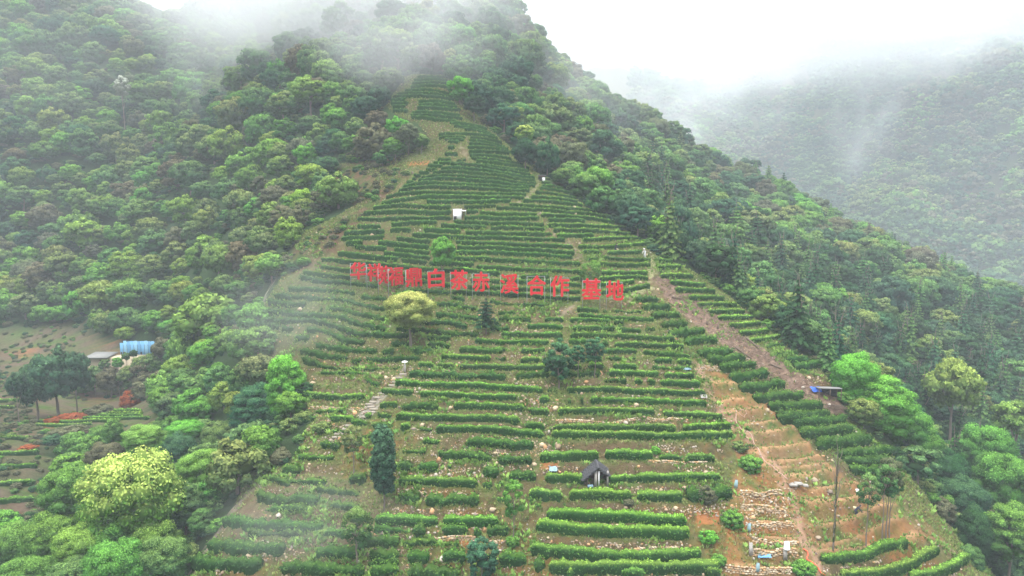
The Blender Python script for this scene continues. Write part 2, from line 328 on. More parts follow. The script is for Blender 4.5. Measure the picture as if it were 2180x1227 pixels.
# kind | frame x y x y ... ; n clipped, b bright clipped, r ragged, s sparse low, o bare terrace lip
ROWS_TXT = '''
n A 770 112 900 108 960 112|n A 750 132 880 126 975 134|n A 740 152 880 146 985 156|n A 730 172 880 166 990 176
n A 690 200 800 192 900 200 990 222|n A 640 222 780 215 900 222 1010 245|n A 615 240 760 232 900 240 1020 262|n A 600 262 700 255|n A 780 270 870 268 960 275 1030 295
n A 600 285 720 282|n A 780 290 900 290 1040 310|n A 610 305 700 300|n A 770 308 900 312 1060 328|n A 610 328 715 326|n A 740 345 850 340 1000 355 1060 360|n A 730 360 900 363 1080 385|n A 730 377 800 374 900 387 1040 404
n A 980 412 1060 418 1130 425 1240 455|n A 1010 435 1080 440 1180 452 1270 490|n A 1080 455 1180 465 1300 512|n A 910 488 1000 482 1080 485 1200 492 1310 520|n A 910 507 1000 502 1100 515
n A 1120 512 1230 520 1340 550|n A 950 522 1090 527|n A 1115 530 1200 535 1360 575|n A 970 540 1060 542|n A 1110 548 1250 560 1380 590|n A 970 575 1030 575|n A 1100 572 1250 578 1400 610|n A 950 614 1050 617
n B 1310 38 1400 35 1465 40|n B 1235 98 1300 100 1400 105|n B 1560 15 1800 18 2000 42|n B 1570 45 1800 60 C 0 62 150 100|n B 1590 78 1800 95 C 0 105 150 130 270 155|n B 1640 112 1800 125 C 0 140 180 165 335 195|s B 1430 112 1560 108
n B 1700 150 1900 185 C 100 195 330 222|n B 1190 130 1330 128 1400 135|n B 1370 150 1500 148 1640 155 1750 180 1880 205 C 120 225 350 268|n B 1130 165 1310 162|n B 1270 195 1380 188 1500 185 1650 200 1880 235 C 150 262 350 290 400 305
n B 1110 203 1250 202|n B 1040 235 1170 235|n B 1180 250 1300 225 1450 225 1650 238 1880 262 C 200 300 400 325|n B 985 268 1080 266|n B 1060 300 1200 270 1400 265 1600 275 1880 300 C 200 335 405 350|n B 965 302 1030 300
n B 1030 325 1200 300 1400 300 1600 315 1880 340 C 200 368 400 382|n B 905 345 1010 332|n B 865 385 1000 355 1150 340 1350 352 1600 360 1880 375 C 150 395 340 400|n B 820 430 950 400 1100 385 1300 385 1600 395 1880 412 C 150 425 345 430
n B 690 495 850 460 1000 445 1300 445 1600 455 1880 458 C 150 462 310 465|n B 640 560 850 525 1000 500 1200 485 1500 492 1880 500 C 150 500 290 500|n B 1120 535 1300 540 1600 545 1850 540 2030 535
n B 555 610 700 590 870 575 1100 590 1400 600|n B 1510 600 1700 590 1870 580|n B 455 670 650 650 900 645 1200 655 1400 650|n B 1540 645 1690 640|n B 390 725 600 720 900 715 1200 712 1400 705
n B 745 780 900 770 1100 755 1250 760|n B 390 805 530 800 660 800|n B 245 880 450 860 700 850|n B 730 845 850 835 980 835|n B 220 935 400 920 600 910 700 905|n B 265 985 370 975 470 968|n B 360 1010 500 1020 720 1030
n B 180 1075 350 1095 600 1120 840 1148|n B 855 1150 1000 1165 1140 1180|n C 450 340 560 360|n C 455 375 600 390 700 415|n C 430 402 620 425 800 470|n C 380 440 600 465 830 515|n C 340 490 600 510 850 545|n C 250 530 500 540 800 570 900 590
n C 110 570 400 590 700 610 850 620 1030 655|n C -30 605 200 612 500 632 800 655 1000 675 1130 705|n B 1680 655 1880 665 C 200 670 420 675|b C 440 680 650 690 900 705 1100 740 1235 765|n B 1520 705 1700 705 C 0 715 200 715 440 718|n C 515 735 700 735 930 750
n B 1410 745 1600 760 C 0 770 250 775 500 785|b C 515 785 750 790 1000 800 1200 810 1370 835|n B 1270 785 1400 795 1600 805 1770 810|n B 1790 815 C 100 820 300 825 505 835|b C 570 840 800 840 1000 850 1200 865 1410 890
n B 1090 825 1250 840 1500 855|n B 1530 865 C 0 872 300 880 580 885|b C 610 900 800 895 1020 895|n B 970 880 1200 895 1500 915 C 0 918 300 930 720 945|b C 880 945 1100 935 1300 928 1500 935|n B 800 915 950 935 1180 962
n B 1430 965 1700 975 C 0 980 400 995 800 1012|b C 830 1015 1100 1022 1300 1005 1560 990|n B 605 970 800 985 1000 1005 1170 1020|n B 1440 1020 1700 1025 C 0 1028 300 1045 600 1060 820 1085|b C 880 1070 1080 1078|b C 1140 1085 1300 1078 1520 1065
n B 780 1030 950 1060 1170 1070|n B 1430 1070 1700 1075 C 0 1080 300 1095 600 1115 800 1130|n C 1100 1130 1350 1150 1620 1155|s C 930 1135 1060 1140|n B 670 1070 850 1095 1050 1120 1180 1125|n B 1400 1135 1700 1145 C 0 1155 300 1170 600 1190 880 1200
b C 1050 1195 1300 1210 1620 1205|n B 1150 1190 1400 1195 1640 1200|b C 1680 1160 1760 1165 1850 1180|n E 0 300 240 320|n E 260 335 500 345 800 365 1100 375 1400 390|b E 1570 390 1800 395 2080 395|b E 0 370 100 355 250 385 530 405
n E 720 430 900 435 1050 440|n E 1240 455 1400 460|b E 1550 455 1700 460 1850 440 1950 440 2090 460|n E 200 470 500 490 800 490 1050 500 1380 530|b E 1550 530 1700 520 1850 500 1940 490|n E 170 540 500 560 800 570 1050 580 1380 600
b E 1570 610 1800 590 1950 560 2100 525|n E 0 600 200 610 500 620 800 635 1000 665 1380 670|s E 0 660 160 690|s E 400 705 650 725 1000 745|r E 110 760 290 765|r E 90 855 200 870 320 875|s E 480 830 700 820|r E 490 880 700 885 860 875
r E 250 960 330 960|r E 400 985 630 985|n E 970 880 1200 890|n E 1235 890 1450 895 1690 910|n E 1700 920 1835 935|n E 1310 775 1450 790 1565 800|s E 1590 800 1670 805|s E 1700 805 2020 815|n E 1325 825 1500 860 1800 880 2150 895
n E 790 960 1000 965 1195 970|n E 1265 985 1500 985 1735 990|n E 1755 995 2020 1005|s E 2035 990 2160 990|s E 2040 1010 2090 1015|n E 520 1050 800 1055 1190 1058|n G 655 150 1000 150 1300 165 1650 185|n E 240 1120 600 1130 1050 1135
n G 640 210 830 210|n G 945 220 1040 225|n G 1065 230 1400 240 1730 255|n E 80 1200 600 1215|n F 1665 305 1900 330 2150 335|n G 200 290 450 290|n G 985 290 1300 293|n G 1330 300 1560 320 1785 345|n F 1470 385 1700 395 2020 415
s F 2040 410 2177 420|n G 195 370 400 370|s G 780 370 980 370|s G 1010 358 1290 360|n G 1430 372 1620 380|n G 1650 388 1800 392|n F 1225 475 1410 478|n F 1430 480 1640 485|n F 1660 490 2177 505 G 200 440 450 440|n G 640 435 790 435
n G 820 430 1000 430|n G 1050 428 1300 432|s G 1410 440 1600 448 1790 455|r F 1140 560 1400 575 1700 590 2177 605|r G 150 520 490 500|r G 620 500 970 500|n G 1010 495 1250 498 1500 505|n G 1525 510 1830 522|s G 965 565 1210 568|n G 1250 570 1350 573
n G 1370 575 1470 575|n G 1490 580 1700 590 1880 600|n F 985 655 1300 680 1700 695 2177 710 G 200 640 430 655|s G 440 655 570 660|n G 620 650 900 640 1300 655 1600 670 1920 675|n F 845 745 1200 775|n F 1250 780 1700 795 2177 815 G 185 720
n G 370 742 490 745|s G 620 755 700 755|s G 750 755 800 755|n G 840 745 1300 745 1600 760 1940 775|n F 820 890 1040 895|r F 1050 905 1470 910|n F 1600 905 2000 905 G 0 810 260 820|n G 270 835 490 855|n G 540 845 1000 840 1460 855|n G 1520 860 1800 880 2080 890
n F 665 1000 760 1005|s F 800 1005 980 1010|n F 990 1020 1400 1025 2177 1045 G 220 935|n G 240 970 450 985|n G 500 990 1000 995 1400 998 1660 1005|n G 1700 1000 1900 995 2160 970|s F 520 1075 720 1095|s F 740 1110 990 1125|n F 1035 1130 1180 1135
s F 1250 1145 1400 1155|n F 1410 1150 1800 1150 2177 1170 G 200 1040 440 1060|n G 480 1060 1000 1070 1600 1080 2176 1065|r G 0 1140 350 1165|s F 180 480 350 515 700 525 1060 515|n F 20 775 200 800 400 820 700 810|n F 310 1040 580 1035|s F 30 1040 170 1050
n D 700 345 900 365 1100 385 1400 410 1800 455 2177 480|n D 690 425 900 455 1050 470|n D 1160 480 1600 520 2000 540|n D 510 475 700 515 900 535 1040 540|n D 1560 580 1860 600 2080 630|r D 490 530 650 575 850 600 1100 610 1320 640
r D 370 660 650 670 850 690 1080 715|r D 1120 750 1250 760 1400 780|r D 230 735 450 745 700 770 950 790 1100 830 1400 880|r D 170 800 350 825 560 835|r D 680 880 745 880|r D 800 875 950 890 1100 925 1400 985
r D 120 905 400 925 600 945 850 950 1050 1010 1200 1050 1400 1085|r D 100 985 300 1000 600 1005 850 1045 1050 1120 1300 1150 1650 1150|r D 110 1060 280 1070|r D 300 1080 430 1085|r D 1560 690 1800 695 2080 700|r D 1900 820 2177 850
r D 1920 920 2177 950|r F 1190 10 1500 30 1770 60|r F 1000 90 1300 110 1600 145 1880 150|r F 1330 185 1600 195|r F 1330 255 1590 265|r F 950 250 1170 250|r F 1170 325 1400 325|r F -60 180 100 205|r F 160 240 350 290 550 325 820 330
r F 850 340 1000 345|r F 0 310 250 370 500 410|r F 530 425 650 430|r F 690 420 900 415 1270 405|r F 20 400 130 450 230 470|r F 60 95 300 130 450 200 680 250
r H 290 230 450 235|s H 1050 205 1200 205|r H 1380 210 1600 215 1900 235|s H 900 275 1100 280|r H 1170 290 1400 310 1590 320|r H 1620 330 1900 345|b I 230 330 450 320 700 315|b I 720 305 1110 315|s I 1130 320 1320 325|n I 1330 330 1570 335
r H 870 385 1000 390|r H 1010 395 1190 405|s H 1240 405 1290 405|r H 1500 425 1650 430|r H 1700 450 1930 470|n H 870 500 1200 510 1490 525|s H 1500 535 1600 540|s H 1620 525 1700 530|n I 270 480 430 485 590 490|n I 740 485 1000 480 1300 480 1610 475
r H 0 420 150 430|r H 500 480 650 490|s H 250 560 600 600|r H 870 620 1050 630|r H 1070 640 1300 640 1500 650|s H 1600 640 1680 640|b I 150 590 430 620|b I 450 610 950 615|b I 960 620 1330 620|r I 1340 610 1690 590|s I 190 690 270 690|s I 150 635 220 640
s H 500 780 690 790|n H 690 795 1190 805|n H 1200 800 1650 805|b I 280 750 600 755 1000 780 1360 800|s H 680 860 960 870|r H 970 870 1100 875|r H 1190 860 1420 870|r H 1430 885 1520 890|r H 1530 860 1720 870|b I 200 840 500 860 900 885 1250 890 1380 880
r H 250 1025 400 1030 600 1040|r H 650 1040 900 1050|r H 930 1060 1130 1070|r H 1190 1070 1400 1075|r H 1620 1080 1860 1095|r H 1880 1105 2000 1130|b I 160 1010 500 1040 900 1070 1250 1060 1470 1050|r H 0 1150 300 1160 640 1180|r H 650 1180 900 1170
r H 930 1180 1350 1190|b I 300 1140 560 1150 1000 1145 1610 1150|b I 430 1195 520 1200|b I 840 1195 1050 1197|b I 1470 1185 1620 1190|r M 1710 550 1850 560 2000 570|r M 1500 710 1800 730 2150 750|r M 1400 870 1700 880 1900 895|r M 1290 980 1500 985 1750 990
n M -20 170 100 160 200 175|n M -20 265 120 262 270 250|n M -20 357 120 350 260 348|n M -20 468 120 460 230 452|n M -20 582 120 572 240 562|n L 235 948 450 952 620 942|n L 245 924 450 928 640 920 800 922|n L 300 902 700 905 1000 900|n L 380 886 700 890 950 884
n L 460 870 800 874 950 870|n L 540 852 800 858 940 856|n L -20 792 170 785|n L -20 832 110 835|b K 300 30 400 22 475 35|b K 320 88 450 85 550 90|b K 385 130 500 135 630 150|b K 420 175 550 180 690 190|b K 510 230 650 230 750 240
b K 570 275 700 272 835 275|b K 645 320 780 318 885 320|b K 705 365 830 360 940 358|b K 780 415 900 408 990 400|b K 850 465 960 455 1045 450|b K 920 515 1020 500 1120 490|s K 1020 560 1160 545|s K 1090 610 1240 590|r K 1160 650 1310 640|r K 1220 690 1380 680
r K 160 240 240 236 320 235|r K 210 295 300 295 400 290|r K 270 350 380 348 460 345|r K 330 410 500 405|r K 390 465 500 455 620 440|r K 480 515 600 510 700 500|r K 580 600 700 590 800 575|r K 640 640 760 632 880 615|r K 710 690 850 680 960 660
r K 790 760 900 745 1040 720|r K 850 830 1000 810 1150 790|r K 940 890 1100 880 1270 865|r K 1040 950 1200 945 1400 940|r K 1100 1000 1300 995 1450 990|r K 1190 1050 1370 1045 1550 1030|r K 1240 1110 1400 1105 1600 1090|r K 1360 1190 1500 1170 1680 1150
r J 540 30 620 25 700 10|r J 630 60 760 50 900 40|r J 690 130 850 115 1000 100|r J 800 205 980 190 1150 160|r J 930 260 1100 250 1300 230|r J 980 310 1130 310 1280 300|r J 1020 370 1130 370 1230 360
n J 830 960 960 958 1100 945 1250 880 1400 855|n J 960 1070 1200 1055 1400 1000 1600 900|n J 1420 1075 1600 1045 1700 1010 1800 950
o J 330 130 450 120 620 90|o J 370 220 550 215 770 170|o J 440 300 650 300 860 260|o J 520 345 700 345 880 310|o J 560 390 780 385 930 350|o J 780 490 1000 460 1090 440|o J 730 570 950 560 1150 520|o J 760 730 950 710 1200 600 1350 590
o J 770 870 950 840 1100 800 1350 650|o J 780 900 1000 890 1370 830 1480 740|o J 300 530 450 525 600 530|o J 330 610 480 625 640 650|o J 380 700 520 710 680 730|o J 390 800 530 810 680 820|o J 380 900 540 895 700 890|o J 200 1000 400 1005 620 1020
o K 660 910 830 890 920 880|o K 750 960 900 955 1000 950|o K 860 1060 1000 1045 1130 1030|o K 640 790 740 770 830 790|o K 900 1120 1050 1105 1180 1080
o F 120 560 400 570 900 590|o F 60 660 300 690 800 700|o F 20 880 300 900 640 920|o G 700 690 1200 700 1800 715|o H 0 470 200 480 450 500|o H 0 560 200 590 420 600|o H 0 660 300 680 600 680|o B 0 880 120 870|o B 0 920 130 905
s H 120 330 400 340|s H 0 505 350 522|r H 60 640 300 650|s H 350 690 600 700|r H 20 705 220 712|s H 300 905 640 905|r H 560 955 900 965|s H 900 970 1350 978|s H 640 1110 900 1120|s M 1750 432 1930 465|s M 1760 625 2050 640|s M 1640 790 2000 800|s F 700 640 830 700|s F 200 560 700 570|s F 150 960 500 965|s H 300 130 520 140|s H 560 165 800 175|o B 470 200 700 180|o B 440 250 860 230|o D 620 120 840 110|o D 600 160 760 150|o D 400 250 560 250'''
ROWS = []
for _r in ROWS_TXT.replace('\n', '|').split('|'):
    tk = _r.split()
    if len(tk) < 4: continue
    kind, pts, cur, i = tk[0], [], None, 1
    while i < len(tk):
        if tk[i].isalpha(): cur = FR[tk[i]]; i += 1; continue
        pts.append((cur[0] + float(tk[i]) / cur[2], cur[1] + float(tk[i + 1]) / cur[2])); i += 2
    pts = np.array(pts)
    Hc = hit(pts[:, 0], pts[:, 1])
    if np.isnan(Hc).any(): Hc = np.nan_to_num(Hc, nan=120.0)
    ppm = FPX / Hc[:, 1]
    base = pts.copy()
    if kind != 'o': base[:, 1] += {'n': .34, 'b': .38, 'r': .38, 's': .2}[kind] * ppm * np.interp(Hc[:, 1], [64, 80, 95, 125], [1, .78, .74, .7])
    ROWS.append((kind, pts, base))

# terrace relief: a lip just below each row and a steep face down to the next one
BX, BY = np.arange(-40, 2240, 4.0), np.arange(100, 1300, 2.0)
DISP = np.zeros((len(BY), len(BX))); PH = np.zeros_like(DISP); TRD = np.zeros_like(DISP)
cols = [[] for _ in BX]
for kind, pts, base in ROWS:
    if kind == 'r' and pts[0, 0] > 1345: pass
    i0 = int(np.searchsorted(BX, base[0, 0])); i1 = int(np.searchsorted(BX, base[-1, 0]))
    yy = np.interp(BX[i0:i1], base[:, 0], base[:, 1])
    for k, y in enumerate(yy): cols[i0 + k].append(y)
for c, ys in enumerate(cols):
    ys = sorted(ys)
    ys = [y for k, y in enumerate(ys) if k == 0 or y - ys[k - 1] > 3]
    for a, b in zip(ys, ys[1:] + [None]):
        gap = (b - a) if b else 30
        if gap > 80: gap = 60
        j0, j1 = np.searchsorted(BY, [a, a + gap])
        t = (BY[j0:j1] - a) / gap
        amp = min(gap / 40, 1.0) * .42
        if BX[c] > 1540 and a > 860: amp *= 1.5
        DISP[j0:j1, c] = amp * np.interp(t, [0, .18, .3, .62, .8, 1], [0, .35, .7, -.9, -.75, 0])
        TRD[j0:j1, c] = np.interp(t, [0, .22, .34, .92, 1], [1, 1, 0, 0, 1])
        PH[j0:j1, c] = np.interp(t, [0, .25, .35, .6, .75, 1], [0, 0, 1, 1, 0, 0])
def blur(A, kx, ky):
    for ax, k in ((1, kx), (0, ky)):
        if k > 1:
            w = np.ones(k) / k
            A = np.apply_along_axis(lambda v: np.convolve(v, w, 'same'), ax, A)
    return A
TRD = blur(TRD, 5, 2); DISP = blur(DISP, 9, 2); PH = blur(PH, 7, 2)
def img_sample(A, px, py):
    i = np.clip(((px - BX[0]) / 4).round().astype(int), 0, len(BX) - 1); j = np.clip(((py - BY[0]) / 2).round().astype(int), 0, len(BY) - 1)
    ok = (px > BX[0]) & (px < BX[-1]) & (py > BY[0]) & (py < BY[-1])
    return np.where(ok, A[j, i], 0)

def in_poly(px, py, P):
    P = np.array(P, float); c = np.zeros(np.shape(px), bool); j = len(P) - 1
    for i in range(len(P)):
        a, b = P[i], P[j]
        k = ((a[1] > py) != (b[1] > py)) & (px < (b[0] - a[0]) * (py - a[1]) / (b[1] - a[1] + 1e-12) + a[0])
        c ^= k; j = i
    return c
TEA = [(820,225),(845,190),(860,160),(955,160),(985,215),(1060,290),(1140,365),(1180,400),(1250,440),(1340,495),(1400,545),(1470,575),(1540,620),(1600,670),(1680,740),(1745,780),(1775,830),(1800,880),(1880,950),
       (1960,1040),(2000,1100),(2080,1170),(2140,1260),(380,1260),(440,1180),(490,1100),(530,1010),(620,990),(660,900),(650,830),(600,800),(570,760),(548,700),(560,650),(600,590),(660,560),(610,510),(700,470),(770,430),(800,380),(720,350),(850,335),(920,300),(890,265),(850,250)]
LEFT_OPEN = [(-60,700),(130,690),(260,730),(330,790),(330,930),(100,930),(110,1100),(-60,1110)]
BARE_R = [(1495,780),(1560,800),(1640,850),(1700,920),(1780,1000),(1870,1050),(1960,1100),(2010,1150),(1900,1160),(1760,1180),(1730,1240),(1540,1240),(1550,1080),(1570,980),(1540,880)]
CLEARED = [(1385,590),(1420,590),(1520,660),(1620,740),(1720,810),(1800,850),(1810,890),(1760,880),(1680,850),(1590,770),(1500,700),(1440,660)]
SCRUB = [(850,335),(790,350),(700,360),(760,450),(700,480),(620,520),(620,560),(700,540),(800,440),(870,370)]

# ------------------------------------------------------------------ the ground
gxs = np.concatenate([np.arange(-330, -48, 4.0), np.arange(-48, 60, 0.36), np.arange(60, 320, 4.0)])
gys = np.concatenate([np.arange(4, 52, 3.0), np.arange(52, 168, 0.36), np.arange(168, 410, 4.0)])
GXm, GYm = np.meshgrid(gxs, gys)
GZm = height(GXm, GYm)
gpx, gpy = project(GXm, GYm, GZm)
Hh = hit(np.clip(gpx, -200, 2400).ravel()[::1][:0], []) if False else None
# visibility table, so that hidden ground behind the crest does not take the colours of what covers it
VX, VY = np.arange(-80, 2280, 8.0), np.arange(-60, 1320, 8.0)
_vx, _vy = np.meshgrid(VX, VY)
VD = np.nan_to_num(hit(_vx.ravel(), _vy.ravel())[:, 1], nan=400.0).reshape(_vx.shape)
def seen_depth(px, py):
    i = np.clip(((px - VX[0]) / 8).round().astype(int), 0, len(VX) - 1); j = np.clip(((py - VY[0]) / 8).round().astype(int), 0, len(VY) - 1)
    return VD[j, i]
def inmask(poly, X, Y, Z, tol=5.0):
    px, py = project(X, Y, Z)
    return in_poly(px, py, poly) & (Y < seen_depth(px, py) + tol)
tea_m = inmask(TEA, GXm, GYm, GZm, 4.0)
near = (GYm < seen_depth(gpx, gpy) + 4)
D = img_sample(DISP, gpx, gpy) * near
GZm2 = GZm + D
rough = noise2(GXm * .9, GYm * .9, 5, 4)
GZm2 = GZm2 + 0.07 * rough
Pm = img_sample(PH, gpx, gpy) * near
n1 = noise2(GXm * .22, GYm * .22, 11, 4); n2 = noise2(GXm * 1.1, GYm * 1.1, 12, 4); n3 = noise2(GXm * 3.3, GYm * 3.3, 13, 3)
def lerp(a, b, t): t = np.clip(t, 0, 1)[..., None]; return a * (1 - t) + b * t
c3 = lambda *a: np.array(a, float)
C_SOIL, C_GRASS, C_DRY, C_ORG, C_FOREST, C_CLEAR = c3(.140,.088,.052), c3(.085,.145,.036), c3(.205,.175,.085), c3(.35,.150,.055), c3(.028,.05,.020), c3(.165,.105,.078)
col = lerp(C_SOIL + 0 * GXm[..., None], C_DRY, .5 + .55 * n2)
col = lerp(col, C_GRASS, .50 + .5 * n1 + .45 * n3)
col = lerp(col, C_SOIL * .95, Pm * (.55 + .3 * n3))
org = np.clip((gpy - 880) / 400, 0, .5) + .55 * n1 + .35 * n3 - .45
col = lerp(col, C_ORG, np.where(tea_m, org, 0))
fogl = in_poly(gpx, gpy, [(560,590),(700,570),(860,640),(880,760),(640,760),(540,720)])
col = lerp(col, C_GRASS * .8, fogl * .4)
n4 = noise2(GXm * 5.2, GYm * 5.2, 14, 2)
col = lerp(col, c3(.075,.06,.035), np.clip(n4 * .9 + n2 * .5 - .25, 0, .55))
col = lerp(col, C_GRASS * 1.15, np.clip(img_sample(TRD, gpx, gpy) * (.45 + .5 * n3), 0, .6) * tea_m)
br = in_poly(gpx, gpy, BARE_R)
col = lerp(col, lerp(c3(.25,.165,.085) + 0 * GXm[..., None], C_ORG, .50 + .5 * n1 + .3 * n3), br * .9)
Tm = img_sample(TRD, gpx, gpy)
col = lerp(col, c3(.52,.31,.16), br * Tm * .85)
col = lerp(col, C_GRASS, br * (.22 + .6 * n2 + .3 * n3) * (1 - Tm))
cl = in_poly(gpx, gpy, CLEARED)
col = lerp(col, lerp(C_CLEAR + 0 * GXm[..., None], c3(.32,.22,.16), .4 + .6 * n3), cl * .95)
tea_soft = tea_m
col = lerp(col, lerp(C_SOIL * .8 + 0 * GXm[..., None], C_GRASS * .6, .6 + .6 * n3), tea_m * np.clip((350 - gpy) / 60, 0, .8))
lo = inmask(LEFT_OPEN, GXm, GYm, GZm, 8)
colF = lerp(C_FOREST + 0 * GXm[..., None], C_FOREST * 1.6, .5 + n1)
colL = lerp(c3(.135,.10,.072) + 0 * GXm[..., None], C_GRASS * .9, .35 + .7 * n2)
colL = lerp(colL, c3(.30,.13,.06), n1 * .8 + n3 * .3 - .35)
scb = inmask(SCRUB, GXm, GYm, GZm, 6)
col = np.where(scb[..., None], lerp(C_SOIL * .9 + 0 * GXm[..., None], C_GRASS * .65, .45 + .8 * n2 + .4 * n3), col)
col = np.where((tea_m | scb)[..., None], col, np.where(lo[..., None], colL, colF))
# the landslip scar on the misty slope over the terraces
scar = in_poly(gpx, gpy, [(1040,200),(1180,200),(1230,260),(1200,290),(1080,260)]) & (GYm > 160)
col = np.where(scar[..., None], lerp(c3(.30,.21,.16) + 0 * GXm[..., None], C_FOREST * 2, .3 + n2), col)
# foot paths: (points in the photograph, width, colour)
C_PATH = c3(.30,.24,.165)
PATHS = [([(1148,385),(1135,405),(1120,420),(1105,432)], 1.1, C_PATH),
 ([(1180,500),(1215,520),(1228,545),(1235,560)], 1.0, C_PATH), ([(1390,545),(1388,580),(1380,612),(1340,632),(1325,640)], 1.2, c3(.36,.36,.18)),
 ([(1225,650),(1205,662),(1188,672)], .7, C_PATH), ([(1205,680),(1206,720),(1205,760)], .8, C_DRY),
 ([(1490,770),(1500,820),(1530,860),(1560,900),(1600,940),(1650,990),(1680,1040),(1700,1100),(1712,1150),(1740,1200),(1760,1250)], 1.5, c3(.44,.27,.18)),
 ([(858,795),(835,822),(805,850),(775,875),(760,900)], 1.3, c3(.34,.31,.26)), ([(560,1000),(520,1060),(480,1110),(440,1170),(410,1220)], 1.6, c3(.27,.22,.17)),
 ([(600,572),(570,620),(552,670),(548,720),(560,760)], 1.3, c3(.27,.25,.19)),([(975,305),(986,320),(995,335)], .7, C_PATH)]
for pts, w, cc in PATHS:
    P3 = hit([p[0] for p in pts], [p[1] for p in pts])
    best = np.full(GXm.shape, 1e9)
    for a, b in zip(P3[:-1], P3[1:]):
        d = b[:2] - a[:2]; t = np.clip(((GXm - a[0]) * d[0] + (GYm - a[1]) * d[1]) / (d @ d), 0, 1)
        best = np.minimum(best, np.hypot(GXm - a[0] - t * d[0], GYm - a[1] - t * d[1]))
    col = lerp(col, cc, np.clip((w * .42 + .45 * n3 * w + .3 * n2 * w - best) / .45, 0, .85))
for pol in ([(866,346),(914,343),(912,352),(868,355)], [(1478,1090),(1534,1088),(1530,1112),(1488,1116)], [(1150,985),(1190,985),(1190,1000),(1150,1000)], [(900,1148),(1015,1150),(1010,1166),(905,1162)]):
    col = lerp(col, c3(.42,.17,.065), in_poly(gpx, gpy, pol) * near * .85)
ny, nx = GXm.shape
idx = np.arange(nx * ny).reshape(ny, nx)
Fg = np.stack([idx[:-1, :-1], idx[:-1, 1:], idx[1:, 1:], idx[1:, :-1]], -1).reshape(-1, 4)
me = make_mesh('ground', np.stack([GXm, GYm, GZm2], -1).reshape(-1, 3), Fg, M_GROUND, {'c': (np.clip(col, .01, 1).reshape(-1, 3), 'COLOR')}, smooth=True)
link('terrain', me, kind='structure')
_fx0, _fy0 = gxs[(gxs >= -48) & (gxs < 60)], gys[(gys >= 52) & (gys < 168)]
_ia, _ja = int(np.searchsorted(gxs, -48)), int(np.searchsorted(gys, 52))
FZ = GZm2[_ja:_ja + len(_fy0), _ia:_ia + len(_fx0)]; FCOL = col[_ja:_ja + len(_fy0), _ia:_ia + len(_fx0)]
def surf(X, Y):
    """height of the finished ground"""
    X = np.asarray(X, float); Y = np.asarray(Y, float)
    u = (X + 48) / .36; v = (Y - 52) / .36
    ok = (u >= 0) & (u < len(_fx0) - 1) & (v >= 0) & (v < len(_fy0) - 1)
    i = np.clip(u, 0, len(_fx0) - 1.01).astype(int); j = np.clip(v, 0, len(_fy0) - 1.01).astype(int)
    a = np.clip(u - i, 0, 1); b = np.clip(v - j, 0, 1)
    z = FZ[j, i] * (1 - a) * (1 - b) + FZ[j, i + 1] * a * (1 - b) + FZ[j + 1, i] * (1 - a) * b + FZ[j + 1, i + 1] * a * b
    return np.where(ok, z, height(X, Y))

# ------------------------------------------------------------------ tea hedges
TEA_OLD_SHADED, TEA_NEW_LIT = (0.026, 0.082, 0.022), (0.230, 0.420, 0.065)  # old wood and young leaves, with side shade and top light painted in
def resample(P, step):
    d = np.concatenate([[0], np.cumsum(np.linalg.norm(np.diff(P, axis=0), axis=1))])
    n = max(3, int(d[-1] / step) + 1); s = np.linspace(0, d[-1], n)
    return np.stack([np.interp(s, d, P[:, k]) for k in range(P.shape[1])], 1), d[-1]
def smooth_line(P):
    if len(P) < 3: return P
    t = np.arange(len(P)); tt = np.linspace(0, len(P) - 1, (len(P) - 1) * 6 + 1); out = []
    for k in range(2):      # catmull-rom
        p = P[:, k]; q = np.concatenate([[2 * p[0] - p[1]], p, [2 * p[-1] - p[-2]]])
        i = np.minimum(tt.astype(int), len(P) - 2); u = tt - i
        a, b, c, d = q[i], q[i + 1], q[i + 2], q[i + 3]
        out.append(.5 * (2 * b + (c - a) * u + (2 * a - 5 * b + 4 * c - d) * u ** 2 + (3 * b - a - 3 * c + d) * u ** 3))
    return np.stack(out, 1)
HEDGE = dict(n=(.50, .80), b=(.56, .86), r=(.60, .80), s=(.40, .50))
